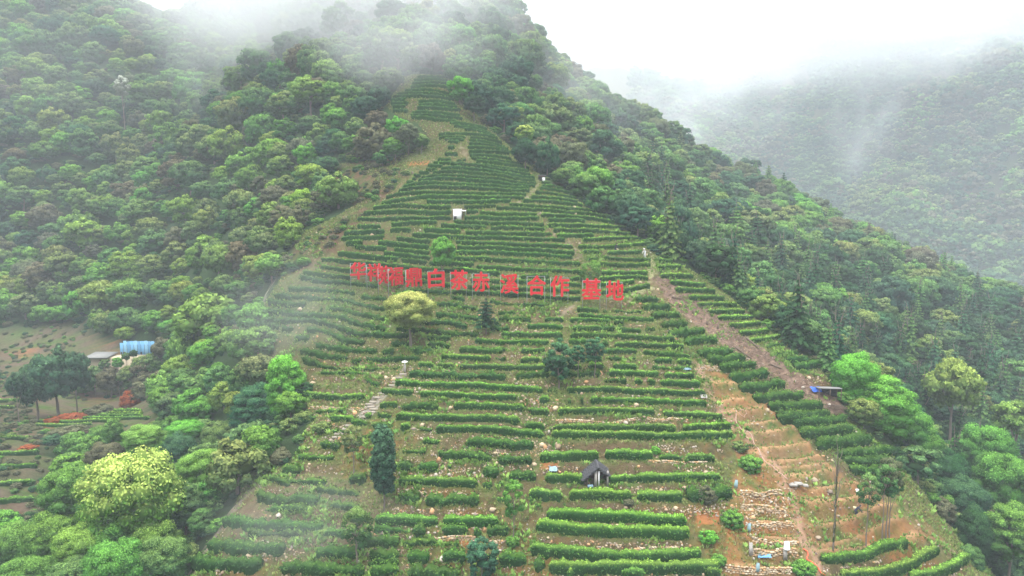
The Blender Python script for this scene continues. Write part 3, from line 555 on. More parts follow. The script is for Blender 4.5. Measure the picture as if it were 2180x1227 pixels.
def hedge_mesh(kind, base, seed):
    r = np.random.default_rng(seed)
    P = smooth_line(base)
    P[:, 1] += 1.2 * np.interp(np.linspace(0, 1, len(P)), np.linspace(0, 1, 7), r.normal(0, 1, 7)) * (kind in 'rs')
    W = hit(P[:, 0], P[:, 1]); W = W[~np.isnan(W[:, 0])]
    P2, ln = resample(W[:, :2], .33)
    P2 = np.stack([np.convolve(np.pad(P2[:, k], 2, 'edge'), np.ones(5) / 5, 'valid') for k in (0, 1)], 1)
    n = len(P2)
    T = np.gradient(P2, axis=0); T /= np.linalg.norm(T, axis=1, keepdims=True) + 1e-9
    Nn = np.stack([T[:, 1], -T[:, 0]], 1)
    z0 = surf(P2[:, 0], P2[:, 1]); z0 = np.convolve(np.pad(z0, 3, 'edge'), np.ones(7) / 7, 'valid')
    w, h = HEDGE[kind]; dist = P2[:, 1].mean()
    w *= r.uniform(.92, 1.08); h *= r.uniform(.92, 1.08)
    k_ = float(np.interp(dist, [64, 78, 95, 125, 150], [1.0, .76, .72, .68, .74])); w *= k_ ** .8; h *= k_
    if kind == 'r' and base[:, 0].mean() > 1340: w *= 1.7; h *= 1.2
    s = np.linspace(0, ln, n)
    lump = {'n': .11, 'b': .09, 'r': .26, 's': .36}[kind]
    u = np.zeros(n)
    for q in range(5):
        f = (.5 + 1.0 * q) * r.uniform(.8, 1.2); u += np.sin(s * f * 2.2 + r.uniform(0, 6.3)) * (1 / (1 + .5 * q))
    u = u / 1.8
    hh = h * (1 + lump * u); ww = w * (1 + lump * .8 * np.roll(u, 3))
    if kind in 'rs':    # bushes that stand apart
        sc = np.abs(np.sin(s * math.pi / r.uniform(1.1, 1.4) + r.uniform(0, 3))) ** .5
        hh = hh * (.62 + .42 * sc); ww = ww * (.72 + .32 * sc)
        if kind == 's': g = np.sin(s * .9 + r.uniform(0, 6)) < -.55; hh[g] *= .45; ww[g] *= .6
    for g0 in r.uniform(0, ln, int(ln / 9)):      # small dips where two plants meet
        k = np.exp(-((s - g0) / .28) ** 2); hh -= hh * .16 * k; ww -= ww * .14 * k
    e = np.minimum(s, ln - s); cap = np.clip(e / (w * 1.1), 0, 1); cap = np.sqrt(1 - (1 - cap) ** 2); cap = np.maximum(cap, .12)
    hh *= .45 + .55 * cap; ww *= cap
    K = 11; th = np.linspace(0, math.pi, K); ex = .62
    cx = np.sign(np.cos(th)) * np.abs(np.cos(th)) ** ex; cz = np.sin(th) ** ex
    cx[[0, -1]] *= .72; cx[[1, -2]] *= .97
    X = P2[:, None, 0] + Nn[:, None, 0] * cx * ww[:, None]; Y = P2[:, None, 1] + Nn[:, None, 1] * cx * ww[:, None]
    Z = z0[:, None] + cz * hh[:, None]
    Z[:, 0] -= .45; Z[:, -1] -= .45
    V = np.stack([X, Y, Z], -1)
    Nrm = np.stack([Nn[:, None, 0] * cx / w, Nn[:, None, 1] * cx / w, np.broadcast_to(cz / h, (n, K))], -1); Nrm /= np.linalg.norm(Nrm, axis=-1, keepdims=True) + 1e-9
    bumpy = (.10 if kind in 'nb' else .16) * noise2(s[:, None] * 3.1 + seed, np.linspace(0, 3.0, K)[None] * 1.3 + seed * .7, seed, 2)[..., None] * np.interp(dist, [60, 130], [1, .6])
    V = V + Nrm * bumpy
    j = r.normal(0, .045 if kind in 'nb' else .07, (n, K, 1)); V = V + Nrm * j
    ii = np.arange(n * K).reshape(n, K)
    F = np.stack([ii[:-1, :-1], ii[1:, :-1], ii[1:, 1:], ii[:-1, 1:]], -1).reshape(-1, 4)
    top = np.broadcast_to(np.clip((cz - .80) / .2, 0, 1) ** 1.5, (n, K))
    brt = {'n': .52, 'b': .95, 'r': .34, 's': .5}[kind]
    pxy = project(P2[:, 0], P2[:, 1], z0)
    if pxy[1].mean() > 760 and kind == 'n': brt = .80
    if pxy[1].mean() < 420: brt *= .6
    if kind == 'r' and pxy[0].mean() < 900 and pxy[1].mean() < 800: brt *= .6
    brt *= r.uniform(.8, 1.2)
    nv = (top * brt * .7).ravel(); vv = np.full(n * K, .12)  # bright top, dark sides: leaf age plus painted light and shade
    # leaves
    dens = float(np.interp(dist, [55, 75, 100, 125, 160], [62, 46, 32, 22, 14]))
    m = int(ln * dens * (w + h)); fs = r.uniform(0, n - 1.001, m); ft = r.uniform(0.3, K - 1.3, m)
    a = fs.astype(int); b = ft.astype(int); fa = (fs - a)[:, None]; fb = (ft - b)[:, None]
    Pq = (V[a, b] * (1 - fa) + V[a + 1, b] * fa) * (1 - fb) + (V[a, b + 1] * (1 - fa) + V[a + 1, b + 1] * fa) * fb
    Nq = Nrm[a, b]
    up = np.clip(Nq[:, 2:], 0, 1)
    Pq = Pq + Nq * (r.uniform(-.04, .13, (m, 1)) * (1 if kind in 'nb' else 2.6))
    size = float(np.interp(dist, [55, 90, 150], [.115, .15, .22]))
    LV, LF = leaf_quads(Pq, Nq + np.array([0, 0, .3]), size, r, .55, 1.9)
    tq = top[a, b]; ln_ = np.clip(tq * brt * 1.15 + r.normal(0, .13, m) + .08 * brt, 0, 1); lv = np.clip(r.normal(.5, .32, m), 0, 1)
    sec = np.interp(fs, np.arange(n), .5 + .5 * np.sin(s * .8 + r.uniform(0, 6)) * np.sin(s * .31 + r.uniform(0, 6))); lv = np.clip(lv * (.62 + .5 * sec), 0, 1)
    Vall = np.concatenate([V.reshape(-1, 3), LV]); Fall = np.concatenate([F, LF + n * K])
    o = np.array([P2[n // 2, 0], P2[n // 2, 1], z0[n // 2]])
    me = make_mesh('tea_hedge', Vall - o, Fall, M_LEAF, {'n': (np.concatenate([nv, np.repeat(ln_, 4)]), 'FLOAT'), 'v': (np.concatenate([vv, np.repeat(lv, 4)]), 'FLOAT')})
    return me, o, ln, np.concatenate([P2, z0[:, None]], 1)
ORD = ('first second third fourth fifth sixth seventh eighth ninth tenth eleventh twelfth thirteenth fourteenth fifteenth sixteenth seventeenth eighteenth nineteenth twentieth '
       'twenty-first twenty-second twenty-third twenty-fourth twenty-fifth twenty-sixth twenty-seventh twenty-eighth twenty-ninth thirtieth thirty-first thirty-second thirty-third thirty-fourth thirty-fifth thirty-sixth thirty-seventh thirty-eighth thirty-ninth fortieth').split()
KW = dict(n='clipped dark green', b='bright clipped', r='ragged bushy', s='sparse low')
def zone(x, y):
    """where a hedge grows, told by what stands nearby"""
    if x < 350 and y < 920: return 'on the small field below the blue-roofed house' if x > 60 and x < 340 else 'left of that small field'
    if x < 110: return 'left of the yellow-green foreground tree'
    if x > 1345 and y > 540 and in_poly(x, y, [(1385,540),(1480,560),(1700,740),(1760,800),(1700,800),(1560,700),(1480,650),(1400,600)]): return 'beside the dark forest edge'
    if x > 1340 and y > 620 and in_poly(x, y, [(1340,615),(1430,650),(1620,800),(1800,900),(2000,1040),(1900,1060),(1780,1010),(1680,920),(1560,810),(1500,780),(1440,720),(1350,650)]): return 'below the brown cleared strip'
    if x > 1740: return 'below the bare orange terraces'
    if y < 330: return ('left of' if x < 880 else 'right of' if x > 985 else 'in the middle of') + ' the misty upper terraces'
    if y < 452: return 'above the white cabin, ' + ('left end' if x < 870 else 'beside the steep footpath' if x > 1130 else 'middle')
    if y < 520: return ('left of the white cabin' if x < 975 else 'between the white cabin and the footpath' if x < 1180 else 'beyond the footpath by the dark pines')
    if y < 640 and x > 700: return ('above the first red characters' if x < 900 else 'around the small bright green tree' if x < 1020 else 'above the middle red characters' if x < 1200 else 'above the last red characters')
    if x < 880 and y < 775: return 'on the misty slope left of the round tree' if x < 800 else 'by the trunk of the round tree'
    if y < 775: return ('right of the round tree' if x < 1060 else 'below the middle red characters' if x < 1200 else 'below the last red characters')
    if x < 790 and y < 960: return 'left of the stone steps'
    if y < 880: return ('right of the stone steps' if x < 1000 else 'left of the three pines' if x < 1180 else 'right of the three pines')
    if y < 985: return ('above the tall ivy-clad cypress' if x < 1000 else 'on the slope above the thatched hut' if x < 1380 else 'above the hut, towards the hose')
    if x < 560 or (x < 800 and y > 985): return 'in the thin mist beside the lower path'
    if x < 1100: return 'between the tall cypress and thatched hut' if y < 1090 else 'by the lowest pines'
    return 'left of the thatched hut' if x < 1250 and y < 1030 else 'right of the thatched hut' if y < 1030 else 'below the thatched hut'
info = []
for k, (kind, pts, base) in enumerate(ROWS):
    if kind == 'o': continue
    me, o, ln, P3 = hedge_mesh(kind, base, 100 + k)
    c = pts.mean(0); info.append((zone(*c), kind, c, me, o, ln))
byz = {}
for it in info: byz.setdefault((it[0], it[1]), []).append(it)
HEDGE_OBS = []
for (z, kind), L_ in byz.items():
    L_.sort(key=lambda t: t[2][1])
    for q, (_, _, c, me, o, ln) in enumerate(L_):
        num = '' if len(L_) == 1 else ORD[q] + ' from the top, '
        pl = 'tea bush' if ln < 2.5 else 'tea hedge'
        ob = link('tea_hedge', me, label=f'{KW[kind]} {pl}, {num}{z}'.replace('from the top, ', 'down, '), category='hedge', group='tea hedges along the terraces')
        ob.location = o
        ob['tint'] = [v * rng.uniform(.9, 1.1) for v in TEA_OLD_SHADED]; ob['shoot_lit'] = [v * rng.uniform(.9, 1.1) for v in TEA_NEW_LIT]
        HEDGE_OBS.append(ob)

# ------------------------------------------------------------------ stones, weeds and grass on the terraces (nobody could count them)
def scatter_tea(n, r, poly=TEA, power=None):
    """points on the ground, even over the photograph-facing slope"""
    X = r.uniform(-47, 58, n); Y = r.uniform(55, 160, n)
    Z = surf(X, Y); px, py = project(X, Y, Z)
    k = in_poly(px, py, poly) & (Y < seen_depth(px, py) + 4) & (py < 1300)
    return X[k], Y[k], Z[k], px[k], py[k]
r = np.random.default_rng(21)
X, Y, Z, px, py = scatter_tea(520000, r)
ph = img_sample(PH, px, py); nn = noise2(X * .35, Y * .35, 31, 3)
low = np.clip((py - 600) / 330, 0.12, 1) * np.where(px < 800, .6, 1)
barem = in_poly(px, py, BARE_R); clm = in_poly(px, py, CLEARED)
stonewall = in_poly(px, py, [(1560,1030),(1690,1040),(1720,1240),(1530,1240)])
keep = r.uniform(0, 1, len(X)) < np.clip(ph, 0, 1) * low * np.clip(.42 + .75 * nn, 0, 1) * np.where(clm, .5, 1) * np.where(barem & ~stonewall, .08, 1) * np.where(stonewall, 2.2, 1) * 1.1 + .008
X, Y, Z, px, py = [a[keep] for a in (X, Y, Z, px, py)]
big = r.uniform(0, 1, len(X)) < .01
sz = r.gamma(3, .017, len(X)) + .025 + big * r.uniform(.1, .25, len(X))
V0, F0 = ico(1); m = len(X)
sel = r.normal(0, .16, (m, len(V0), 1)) + 1
VV = V0[None] * sel * (sz[:, None, None] * r.uniform(.65, 1.3, (m, 1, 3))) + np.stack([X, Y, Z + sz * .25], 1)[:, None]
sc_ = np.array([[.42,.33,.22],[.44,.35,.23],[.33,.24,.16],[.46,.27,.14],[.42,.37,.30],[.25,.20,.16]])[r.integers(0, 6, m)] * r.uniform(.7, 1.15, (m, 1))
me = make_mesh('rubble', VV.reshape(-1, 3), (F0[None] + np.arange(m)[:, None, None] * len(V0)).reshape(-1, 3), M_VC, {'c': (np.repeat(sc_, len(V0), 0), 'COLOR')})
link('rubble_stones', me, kind='stuff', label='loose ochre and grey stones on the terrace faces', category='rubble')
NST = m

def tufts(name, X, Y, Z, r, size, cA, cB, label, cat, blades=5, wide=.35):
    m = len(X); nb = blades
    ang = r.uniform(0, 6.283, (m, nb)); lean = r.uniform(.1, .8, (m, nb)); s = (size * r.uniform(.5, 1.5, m))[:, None] * r.uniform(.7, 1.3, (m, nb))
    bx = X[:, None] + np.cos(ang) * s * .25; by = Y[:, None] + np.sin(ang) * s * .25; bz = np.repeat(Z[:, None], nb, 1) - .02
    tx = bx + np.cos(ang) * s * lean; ty = by + np.sin(ang) * s * lean; tz = bz + s
    sx, sy = -np.sin(ang) * s * wide, np.cos(ang) * s * wide
    mx_, my_, mz_ = (bx + tx) / 2, (by + ty) / 2, bz + s * .6
    V = np.stack([np.stack([bx, by, bz], -1), np.stack([mx_ + sx * .5, my_ + sy * .5, mz_], -1), np.stack([tx, ty, tz], -1), np.stack([mx_ - sx * .5, my_ - sy * .5, mz_], -1)], 2).reshape(-1, 3)
    F = np.arange(len(V)).reshape(-1, 4)
    cc = np.repeat(lerp(np.array(cA) + np.zeros((m, 3)), np.array(cB), r.uniform(0, 1, m)) * r.uniform(.75, 1.25, (m, 1)), nb * 4, 0)
    me = make_mesh(name, V, F, M_VC, {'c': (np.clip(cc, 0, 1), 'COLOR')})
    return link(name, me, kind='stuff', label=label, category=cat)
r = np.random.default_rng(22)
X, Y, Z, px, py = scatter_tea(230000, r)
n_ = noise2(X * .3, Y * .3, 33, 3) + .4 * noise2(X * 1.2, Y * 1.2, 34, 2)
ph = img_sample(PH, px, py); bm_ = in_poly(px, py, BARE_R); cm_ = in_poly(px, py, CLEARED)
keep = r.uniform(0, 1, len(X)) < np.clip(.55 + .6 * n_, .05, 1) * np.where(bm_, .35, 1) * np.where(cm_, .1, 1) * (1 - .3 * ph) + .35 * img_sample(TRD, px, py)
tufts('grass_tufts', X[keep], Y[keep], Z[keep], r, .20, (.10, .17, .04), (.27, .31, .10), 'short green and yellowing grass between the tea rows', 'grass')
X, Y, Z, px, py = scatter_tea(140000, np.random.default_rng(23))
n_ = noise2(X * .5, Y * .5, 35, 3); bm_ = in_poly(px, py, BARE_R)
keep = np.random.default_rng(3).uniform(0, 1, len(X)) < np.clip(n_ - .1, 0, 1) * np.where(bm_, .3, .5)
tufts('dry_weeds', X[keep], Y[keep], Z[keep], r, .24, (.24, .18, .10), (.34, .27, .15), 'dry brown weeds on the terrace faces', 'weeds', 6, .25)
X, Y, Z, px, py = scatter_tea(110000, np.random.default_rng(24))
n_ = noise2(X * .7, Y * .7, 37, 3)
keep = np.random.default_rng(4).uniform(0, 1, len(X)) < np.clip(n_ - .05, 0, 1) * .9 * (py > 480) * np.where((py > 850) & (px < 1150), 1.6, 1) * np.where(in_poly(px, py, BARE_R), .25, 1)
tufts('green_weeds', X[keep], Y[keep], Z[keep], r, .34, (.10, .22, .05), (.26, .40, .09), 'fresh light green weeds sprouting on the terraces', 'weeds', 7, .5)
print('stones', NST)

# ------------------------------------------------------------------ trees
def crown_mesh(seed, lobes=34, leaves=130, flat=.8, open_=0.0, lsize=.075, core=True):
    """a broadleaf crown: leaf clumps of unequal size on a dome, unit radius, centre at the origin"""
    r = np.random.default_rng(seed); Vs, F3, F4, vs, ns, o = [], [], [], [], [], 0
    C = []
    while len(C) < lobes:
        best = None
        for _ in range(7):        # the emptiest of a few random places, so that no clump is missing
            p = r.normal(0, 1, 3); p /= np.linalg.norm(p); p *= r.uniform(.45, .80) ** (.7); p[2] = p[2] * flat
            if p[2] < -.55 * max(1, flat) or (r.uniform() < open_ and p[2] < 0): continue
            dm = min([np.linalg.norm(p - c) for c in C], default=9)
            if best is None or dm > best[0]: best = (dm, p)
        if best is not None: C.append(best[1])
    C += [np.array([0, 0, .1]), np.array([.2, -.15, -.2]), np.array([-.25, .1, 0])]
    for q, c in enumerate(C):
        big = q >= lobes; rad = (.42 if big else r.uniform(.19, .34)); tone = r.uniform(0, 1)
        asp = np.array([1, 1, r.uniform(.62, .85)])
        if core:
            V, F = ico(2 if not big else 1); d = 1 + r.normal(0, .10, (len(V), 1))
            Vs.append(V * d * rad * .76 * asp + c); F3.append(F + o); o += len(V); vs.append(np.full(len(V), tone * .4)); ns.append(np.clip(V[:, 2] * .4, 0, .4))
        if big: continue
        m = int(leaves * (rad / .27) ** 2)
        d = r.normal(0, 1, (m, 3)); d[:, 2] += .25; d /= np.linalg.norm(d, axis=1, keepdims=True)
        out = c / (np.linalg.norm(c) + 1e-6); d = d[(d @ out) > -.45]; m = len(d)
        P = c + d * rad * asp * (r.uniform(.82, 1.12, (m, 1)) + (r.uniform(0, 1, (m, 1)) < .06) * .15)
        V, F = leaf_quads(P, d + [0, 0, .35], lsize, r, .5, 1.5)
        Vs.append(V); F4.append(F + o); o += len(V)
        vs.append(np.repeat(np.clip(.22 + .45 * tone + r.normal(0, .22, m), 0, 1), 4)); ns.append(np.repeat(np.clip(-.06 + .55 * d[:, 2] + .55 * out[2] + r.normal(0, .17, m), 0, 1), 4))  # upward leaves take the brighter colour: young growth plus painted top light
    return make_mesh('crown', np.concatenate(Vs), ([np.concatenate(F3)] if core else []) + [np.concatenate(F4)], M_LEAF, {'v': (np.concatenate(vs), 'FLOAT'), 'n': (np.concatenate(ns), 'FLOAT')})
def trunk_mesh(seed, limbs=6, rad=.055, split=.45, lean=.06, spread=.5):
    """tapered trunk 1 high (limbs spread over unit radius), foot at the origin"""
    r = np.random.default_rng(seed); b = MB()
    z = np.linspace(-.06, .96, 9); P = np.stack([np.cumsum(r.normal(0, lean / 3, 9)), np.cumsum(r.normal(0, lean / 3, 9)), z], 1); P[:2, :2] = 0
    b.tube(P, rad * np.linspace(1.25, .25, 9), 7)
    for q in range(limbs):
        k = r.uniform(split, .9); p0 = np.array([np.interp(k, z, P[:, j]) for j in range(3)]); a = q * 2.4 + r.uniform(-.4, .4); l = spread * r.uniform(.6, 1.1)
        t = np.linspace(0, 1, 5)[:, None]; d = np.array([math.cos(a) * l, math.sin(a) * l, .16 + .1 * r.uniform()])
        b.tube(p0 + d * t + np.array([0, 0, .06]) * t ** 2 + r.normal(0, .015, (5, 3)) * t, rad * np.linspace(.5, .12, 5), 5)
    return b.mesh('trunk', M_BARK, True)
def conifer_mesh(seed, tiers=13, per=7, r0=.26, bottom=.12, droop=.25, leaves=46, ls=.028, ragged=.25, power=.8):
    """foliage of a conifer 1 high: whorls of tapering sprays"""
    r = np.random.default_rng(seed); Vs, Fs, vs, ns, o = [], [], [], [], 0; F3 = []
    for t in range(tiers):
        f = t / (tiers - 1); z = bottom + (1 - bottom) * f; R0 = r0 * ((1 - f) ** power * .95 + .05)
        for q in range(per):
            a = q * 6.283 / per + r.uniform(-.5, .5) + t * .8; l = R0 * r.uniform(1 - ragged, 1 + ragged)
            tone = r.uniform(0, 1); m = max(10, int(leaves * (.35 + .65 * (1 - f))))
            s = r.uniform(.12, 1, m) ** .75; wv = (1.05 - s) * l * .42
            P = np.stack([np.cos(a) * l * s, np.sin(a) * l * s, z - droop * l * s ** 1.6 + r.uniform(-.25, .25) * l * .3 + 0 * s], 1)
            P += np.stack([-np.sin(a) * r.normal(0, 1, m) * wv * .6, np.cos(a) * r.normal(0, 1, m) * wv * .6, r.normal(0, .5, m) * wv * .5], 1)
            N_ = np.stack([np.cos(a) + 0 * s, np.sin(a) + 0 * s, .9 + 0 * s], 1)
            V, F = leaf_quads(P, N_, ls, r, .55, 2.0); Vs.append(V); Fs.append(F + o); o += len(V)
            vs.append(np.repeat(np.clip(.2 + .4 * tone + .3 * s * 1 + r.normal(0, .15, m), 0, 1), 4)); ns.append(np.repeat(np.clip(s - .45 + r.normal(0, .15, m), 0, 1), 4))
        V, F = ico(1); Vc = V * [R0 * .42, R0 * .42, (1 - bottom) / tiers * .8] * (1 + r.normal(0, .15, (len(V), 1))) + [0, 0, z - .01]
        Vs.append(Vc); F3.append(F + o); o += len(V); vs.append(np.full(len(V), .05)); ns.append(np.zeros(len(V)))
    return make_mesh('crown', np.concatenate(Vs), [np.concatenate(F3), np.concatenate(Fs)], M_LEAF, {'v': (np.concatenate(vs), 'FLOAT'), 'n': (np.concatenate(ns), 'FLOAT')})
CROWNS = [crown_mesh(200 + k, [30, 38, 26, 34, 42, 30, 36, 24][k], 120, [.75, .85, .7, .95, .8, 1.1, .65, .9][k], .3) for k in range(8)]
FINE = [crown_mesh(300 + k, [56, 66, 60][k], 330, [.8, .9, .75][k], .2, .036) for k in range(3)]           # for the trees close to the camera
AIRY = [crown_mesh(320 + k, 26, 120, 1.15, .4, .07, core=False) for k in range(2)]
TRUNKS = [trunk_mesh(400 + k) for k in range(4)]
PINE_TR = [trunk_mesh(410 + k, 10, .018, .35, .02, .12) for k in range(2)]
PINE3 = [crown_mesh(350 + k, 30, 90, 1.5, .1, .08) for k in range(3)]
TALLB = [crown_mesh(360 + k, 74, 260, 1.55, .1, .042) for k in range(2)]
TALL = [crown_mesh(330 + k, 26, 170, 1.5, .15, .085, core=False) for k in range(3)]
IVY = crown_mesh(340, 110, 90, 2.6, 0, .09)
FIRS = [conifer_mesh(500 + k, 13, 7, .25, .10) for k in range(3)]
SPARSE = [conifer_mesh(520 + k, 10, 5, .22, .38, .3, 26, .022, .4) for k in range(2)]
COLUMN = [conifer_mesh(530, 17, 8, .17, .03, .1, 60, .03, .35, .33)]
PINES = [conifer_mesh(540 + k, 9, 6, .30, .28, .05, 60, .03, .45, .45) for k in range(3)]
print('leaf faces', sum(len(m.polygons) for m in CROWNS + FINE + AIRY + FIRS + SPARSE + COLUMN + PINES))
TONE = dict(pine=((.024,.078,.040),(.085,.200,.085)), mid=((.040,.112,.040),(.180,.310,.085)), olive=((.060,.120,.040),(.265,.345,.100)), bright=((.070,.230,.035),(.210,.520,.070)), yellow=((.100,.190,.030),(.660,.640,.170)), cream=((.200,.290,.060),(.600,.640,.160)),
            teal=((.020,.074,.042),(.090,.190,.080)), dark=((.018,.058,.026),(.055,.135,.045)), grey=((.072,.084,.046),(.200,.205,.110)), lime=((.090,.190,.035),(.310,.470,.090)), fresh=((.055,.160,.034),(.205,.410,.070)), red=((.200,.055,.025),(.420,.120,.045)))  # base colour, then a brighter upper-leaf colour with top light painted in
TW = dict(pine='dark green', cream='creamy', mid='mid green', olive='olive green', bright='bright fresh green', yellow='cream-yellow flushed', teal='dark bluish green', dark='dark green', grey='grey-brown half bare', lime='yellow-green', fresh='fresh green', red='rusty red')
def put_tree(kind, X, Y, zg, H, Rr, crown, trunk, tone, label, group=None, ch=None, jit=.12, rz=None, cat='tree', r=rng, conifer=False):
    """H total height, Rr crown radius; broadleaf crowns are ch high, centred under the top"""
    t = thing(kind, label, cat, (X, Y, zg), group=group)
    rz = r.uniform(0, 6.28) if rz is None else rz
    tr = link('trunk', trunk, t); tr.rotation_euler = (0, 0, rz)
    cr = link('crown', crown, t); cr.rotation_euler = (0, 0, rz)
    if conifer:
        tr.scale = (H, H, H); cr.scale = (Rr / .25, Rr / .25, H)
    else:
        ch = ch or Rr * 1.5
        zmax = max(.62, max(v.co.z for v in crown.vertices)) if crown.name not in ZM else ZM[crown.name]; ZM[crown.name] = zmax
        k = ch / 2 / zmax; cr.scale = (Rr / XM.setdefault(crown.name, max(abs(v.co.x) for v in crown.vertices) * .96), Rr, k * 1.0)
        cr.location = (0, 0, H - ch / 2)
        tr.scale = (Rr, Rr, max(H - ch * .45, 1.0))
    a, b = TONE[tone]; j = r.uniform(1 - jit, 1 + jit, 3)
    cr['tint'] = [float(x * y) for x, y in zip(a, j)]; cr['shoot_lit'] = [float(x * y) for x, y in zip(b, j)]
    return t
ZM, XM = {}, {}
def tree_at(kind, cx, ytop, ybase, wpx, crown, trunk, tone, label, Y=None, hpx=None, conifer=False, group=None, rz=None):
    """read off the photograph: crown centre x, top, foot and crown width in pixels; Y sets the distance where the foot is hidden"""
    if Y is None:
        P = hit(cx, ybase)[0]; X, Y = P[0], P[1]
    else:
        X = ray(cx, (ytop + ybase) / 2)[0] * Y
    zg = float(surf(X, Y)); zt = CAMZ + float(ray(cx, ytop)[1]) * Y
    m = Y / FPX; H = max(zt - zg, 1.2)
    MANUAL.append((cx, ytop, ybase, wpx, Y))
    return put_tree(kind, float(X), float(Y), zg - .1, H, wpx * m / 2, crown, trunk, tone, label, group, ch=(hpx or wpx * .8) * m, conifer=conifer, rz=rz)
MANUAL = []
T = tree_at
# trees standing on the terraces
T('broadleaf_tree', 874, 617, 738, 112, FINE[0], TRUNKS[0], 'cream', 'round cream-yellow flowering tree standing just below the red characters', hpx=84)
T('broadleaf_tree', 942, 500, 612, 58, CROWNS[1], TRUNKS[1], 'bright', 'small bright green tree behind the red characters, rising above them', hpx=72)
T('broadleaf_tree', 1258, 552, 606, 44, AIRY[0], TRUNKS[2], 'fresh', 'pale green sapling behind the last two red characters', hpx=50)
T('conifer_tree', 1035, 636, 714, 40, PINES[0], PINE_TR[0], 'dark', 'small dark conifer below the middle of the red characters', conifer=True)
T('pine_tree', 1190, 716, 828, 74, PINE3[0], TRUNKS[1], 'pine', 'largest and leftmost of the three dark pines on the terraces', hpx=106)
T('pine_tree', 1230, 732, 806, 38, PINE3[1], TRUNKS[2], 'pine', 'slender middle one of the three dark pines', hpx=48)
T('pine_tree', 1266, 717, 808, 48, PINE3[2], TRUNKS[3], 'pine', 'rightmost of the three dark pines, with a bare lower trunk', hpx=52)
T('cypress_tree', 818, 900, 1087, 62, IVY, TRUNKS[0], 'pine', 'tall dark columnar tree clad in ivy on the lower terraces', hpx=184)
T('conifer_tree', 753, 902, 1012, 50, TALL[1], TRUNKS[1], 'olive', 'thin airy conifer just left of the tall ivy-clad cypress', hpx=72)
T('conifer_tree', 762, 1076, 1205, 78, TALL[0], TRUNKS[2], 'mid', 'thin conifer veiled in mist below the ivy-clad cypress', hpx=100)
T('conifer_tree', 1093, 1020, 1160, 48, TALL[2], TRUNKS[3], 'fresh', 'slender light green conifer with a bare dark stem, lower centre', hpx=88)
T('pine_tree', 1027, 1138, 1250, 80, PINE3[0], TRUNKS[0], 'pine', 'bluish pine at the lower centre, cut off by the bottom edge', hpx=105)
T('dead_tree', 1773, 962, 1176, 30, conifer_mesh(560, 12, 4, .12, .15, -.2, 9, .014, .5), trunk_mesh(415, 14, .008, .25, .015, .06), 'grey', 'tall nearly bare pole-like tree on the orange terraces', conifer=True)
T('conifer_tree', 1843, 1006, 1166, 50, TALL[0], TRUNKS[2], 'mid', 'airy conifer between the bare pole-like tree and the triple-stemmed one', hpx=84)
for k, (cx, yt, yb, w_, lb) in enumerate([(1878, 985, 1146, 52, 'left'), (1886, 972, 1142, 56, 'middle'), (1893, 980, 1140, 50, 'right')]):
    T('conifer_tree', cx, yt, yb, w_, TALL[k], TRUNKS[k], 'grey' if k == 1 else 'mid', f'{lb} stem of three close-set bare-trunked conifers on the orange terraces', hpx=84)
T('broadleaf_tree', 870, 262, 332, 66, CROWNS[3], TRUNKS[1], 'grey', 'brownish low tree on the mound at the left end of the upper terraces', hpx=50)
T('broadleaf_tree', 842, 290, 345, 50, CROWNS[4], TRUNKS[2], 'fresh', 'small fresh green tree left of the brownish mound tree', hpx=40)
T('broadleaf_tree', 897, 282, 328, 34, CROWNS[6], TRUNKS[3], 'olive', 'small olive tree right of the brownish mound tree', hpx=32)
T('broadleaf_tree', 815, 318, 356, 44, CROWNS[7], TRUNKS[0], 'mid', 'low mid green tree above the scrubby bank', hpx=32)
# bushes on the terraces
def bush(cx, cy, w, tone, label, name='bush', Y=None, h=None):
    P = hit(cx, cy + (h or w * .7) * .4)[0]; X, Y2 = P[0], P[1]
    if Y: Y2 = Y; X = ray(cx, cy)[0] * Y
    m = Y2 / FPX; t = link(name, CROWNS[int(rng.integers(8))], label=label, category='bush', group='bushes among the terraces')
    t.location = (X, Y2, float(surf(X, Y2)) + (h or w * .7) * m * .3); t.scale = (w * m / 2, w * m / 2, (h or w * .7) * m / 1.6)
    a, b = TONE[tone]; t['tint'] = list(a); t['shoot_lit'] = list(b); t.rotation_euler = (0, 0, float(rng.uniform(0, 6)))
for a in [(1508,1140,46,'bright','bright green bush below the orange soil pocket',),(1560,1100,52,'fresh','tall fresh green bush beside the stone-faced terraces'),(1598,980,60,'fresh','leafy bush hanging over the soil bank left of the hose'),
          (1530,1190,36,'fresh','small bush at the lower end of the clipped hedges'),(1395,952,24,'bright','round green bush alone between two hedges above the hut'),(1092,1150,34,'fresh','bush at the foot of the slender light green conifer'),
          (1710,1205,56,'fresh','round bush beside the red hose at the bottom'),(688,905,40,'olive','yellowish young tree-like bush by the stone steps'),(868,634,60,'fresh','pale bush in the mist under the first characters'),
          (1500,1052,50,'grey','withered grey-brown bush at the end of the chunky hedge'),(1575,945,40,'olive','low olive bush at the right end of the hedges above the hut'),(1338,1072,24,'grey','withered tea bush in front of the chunky hedge')]:
    bush(*a)
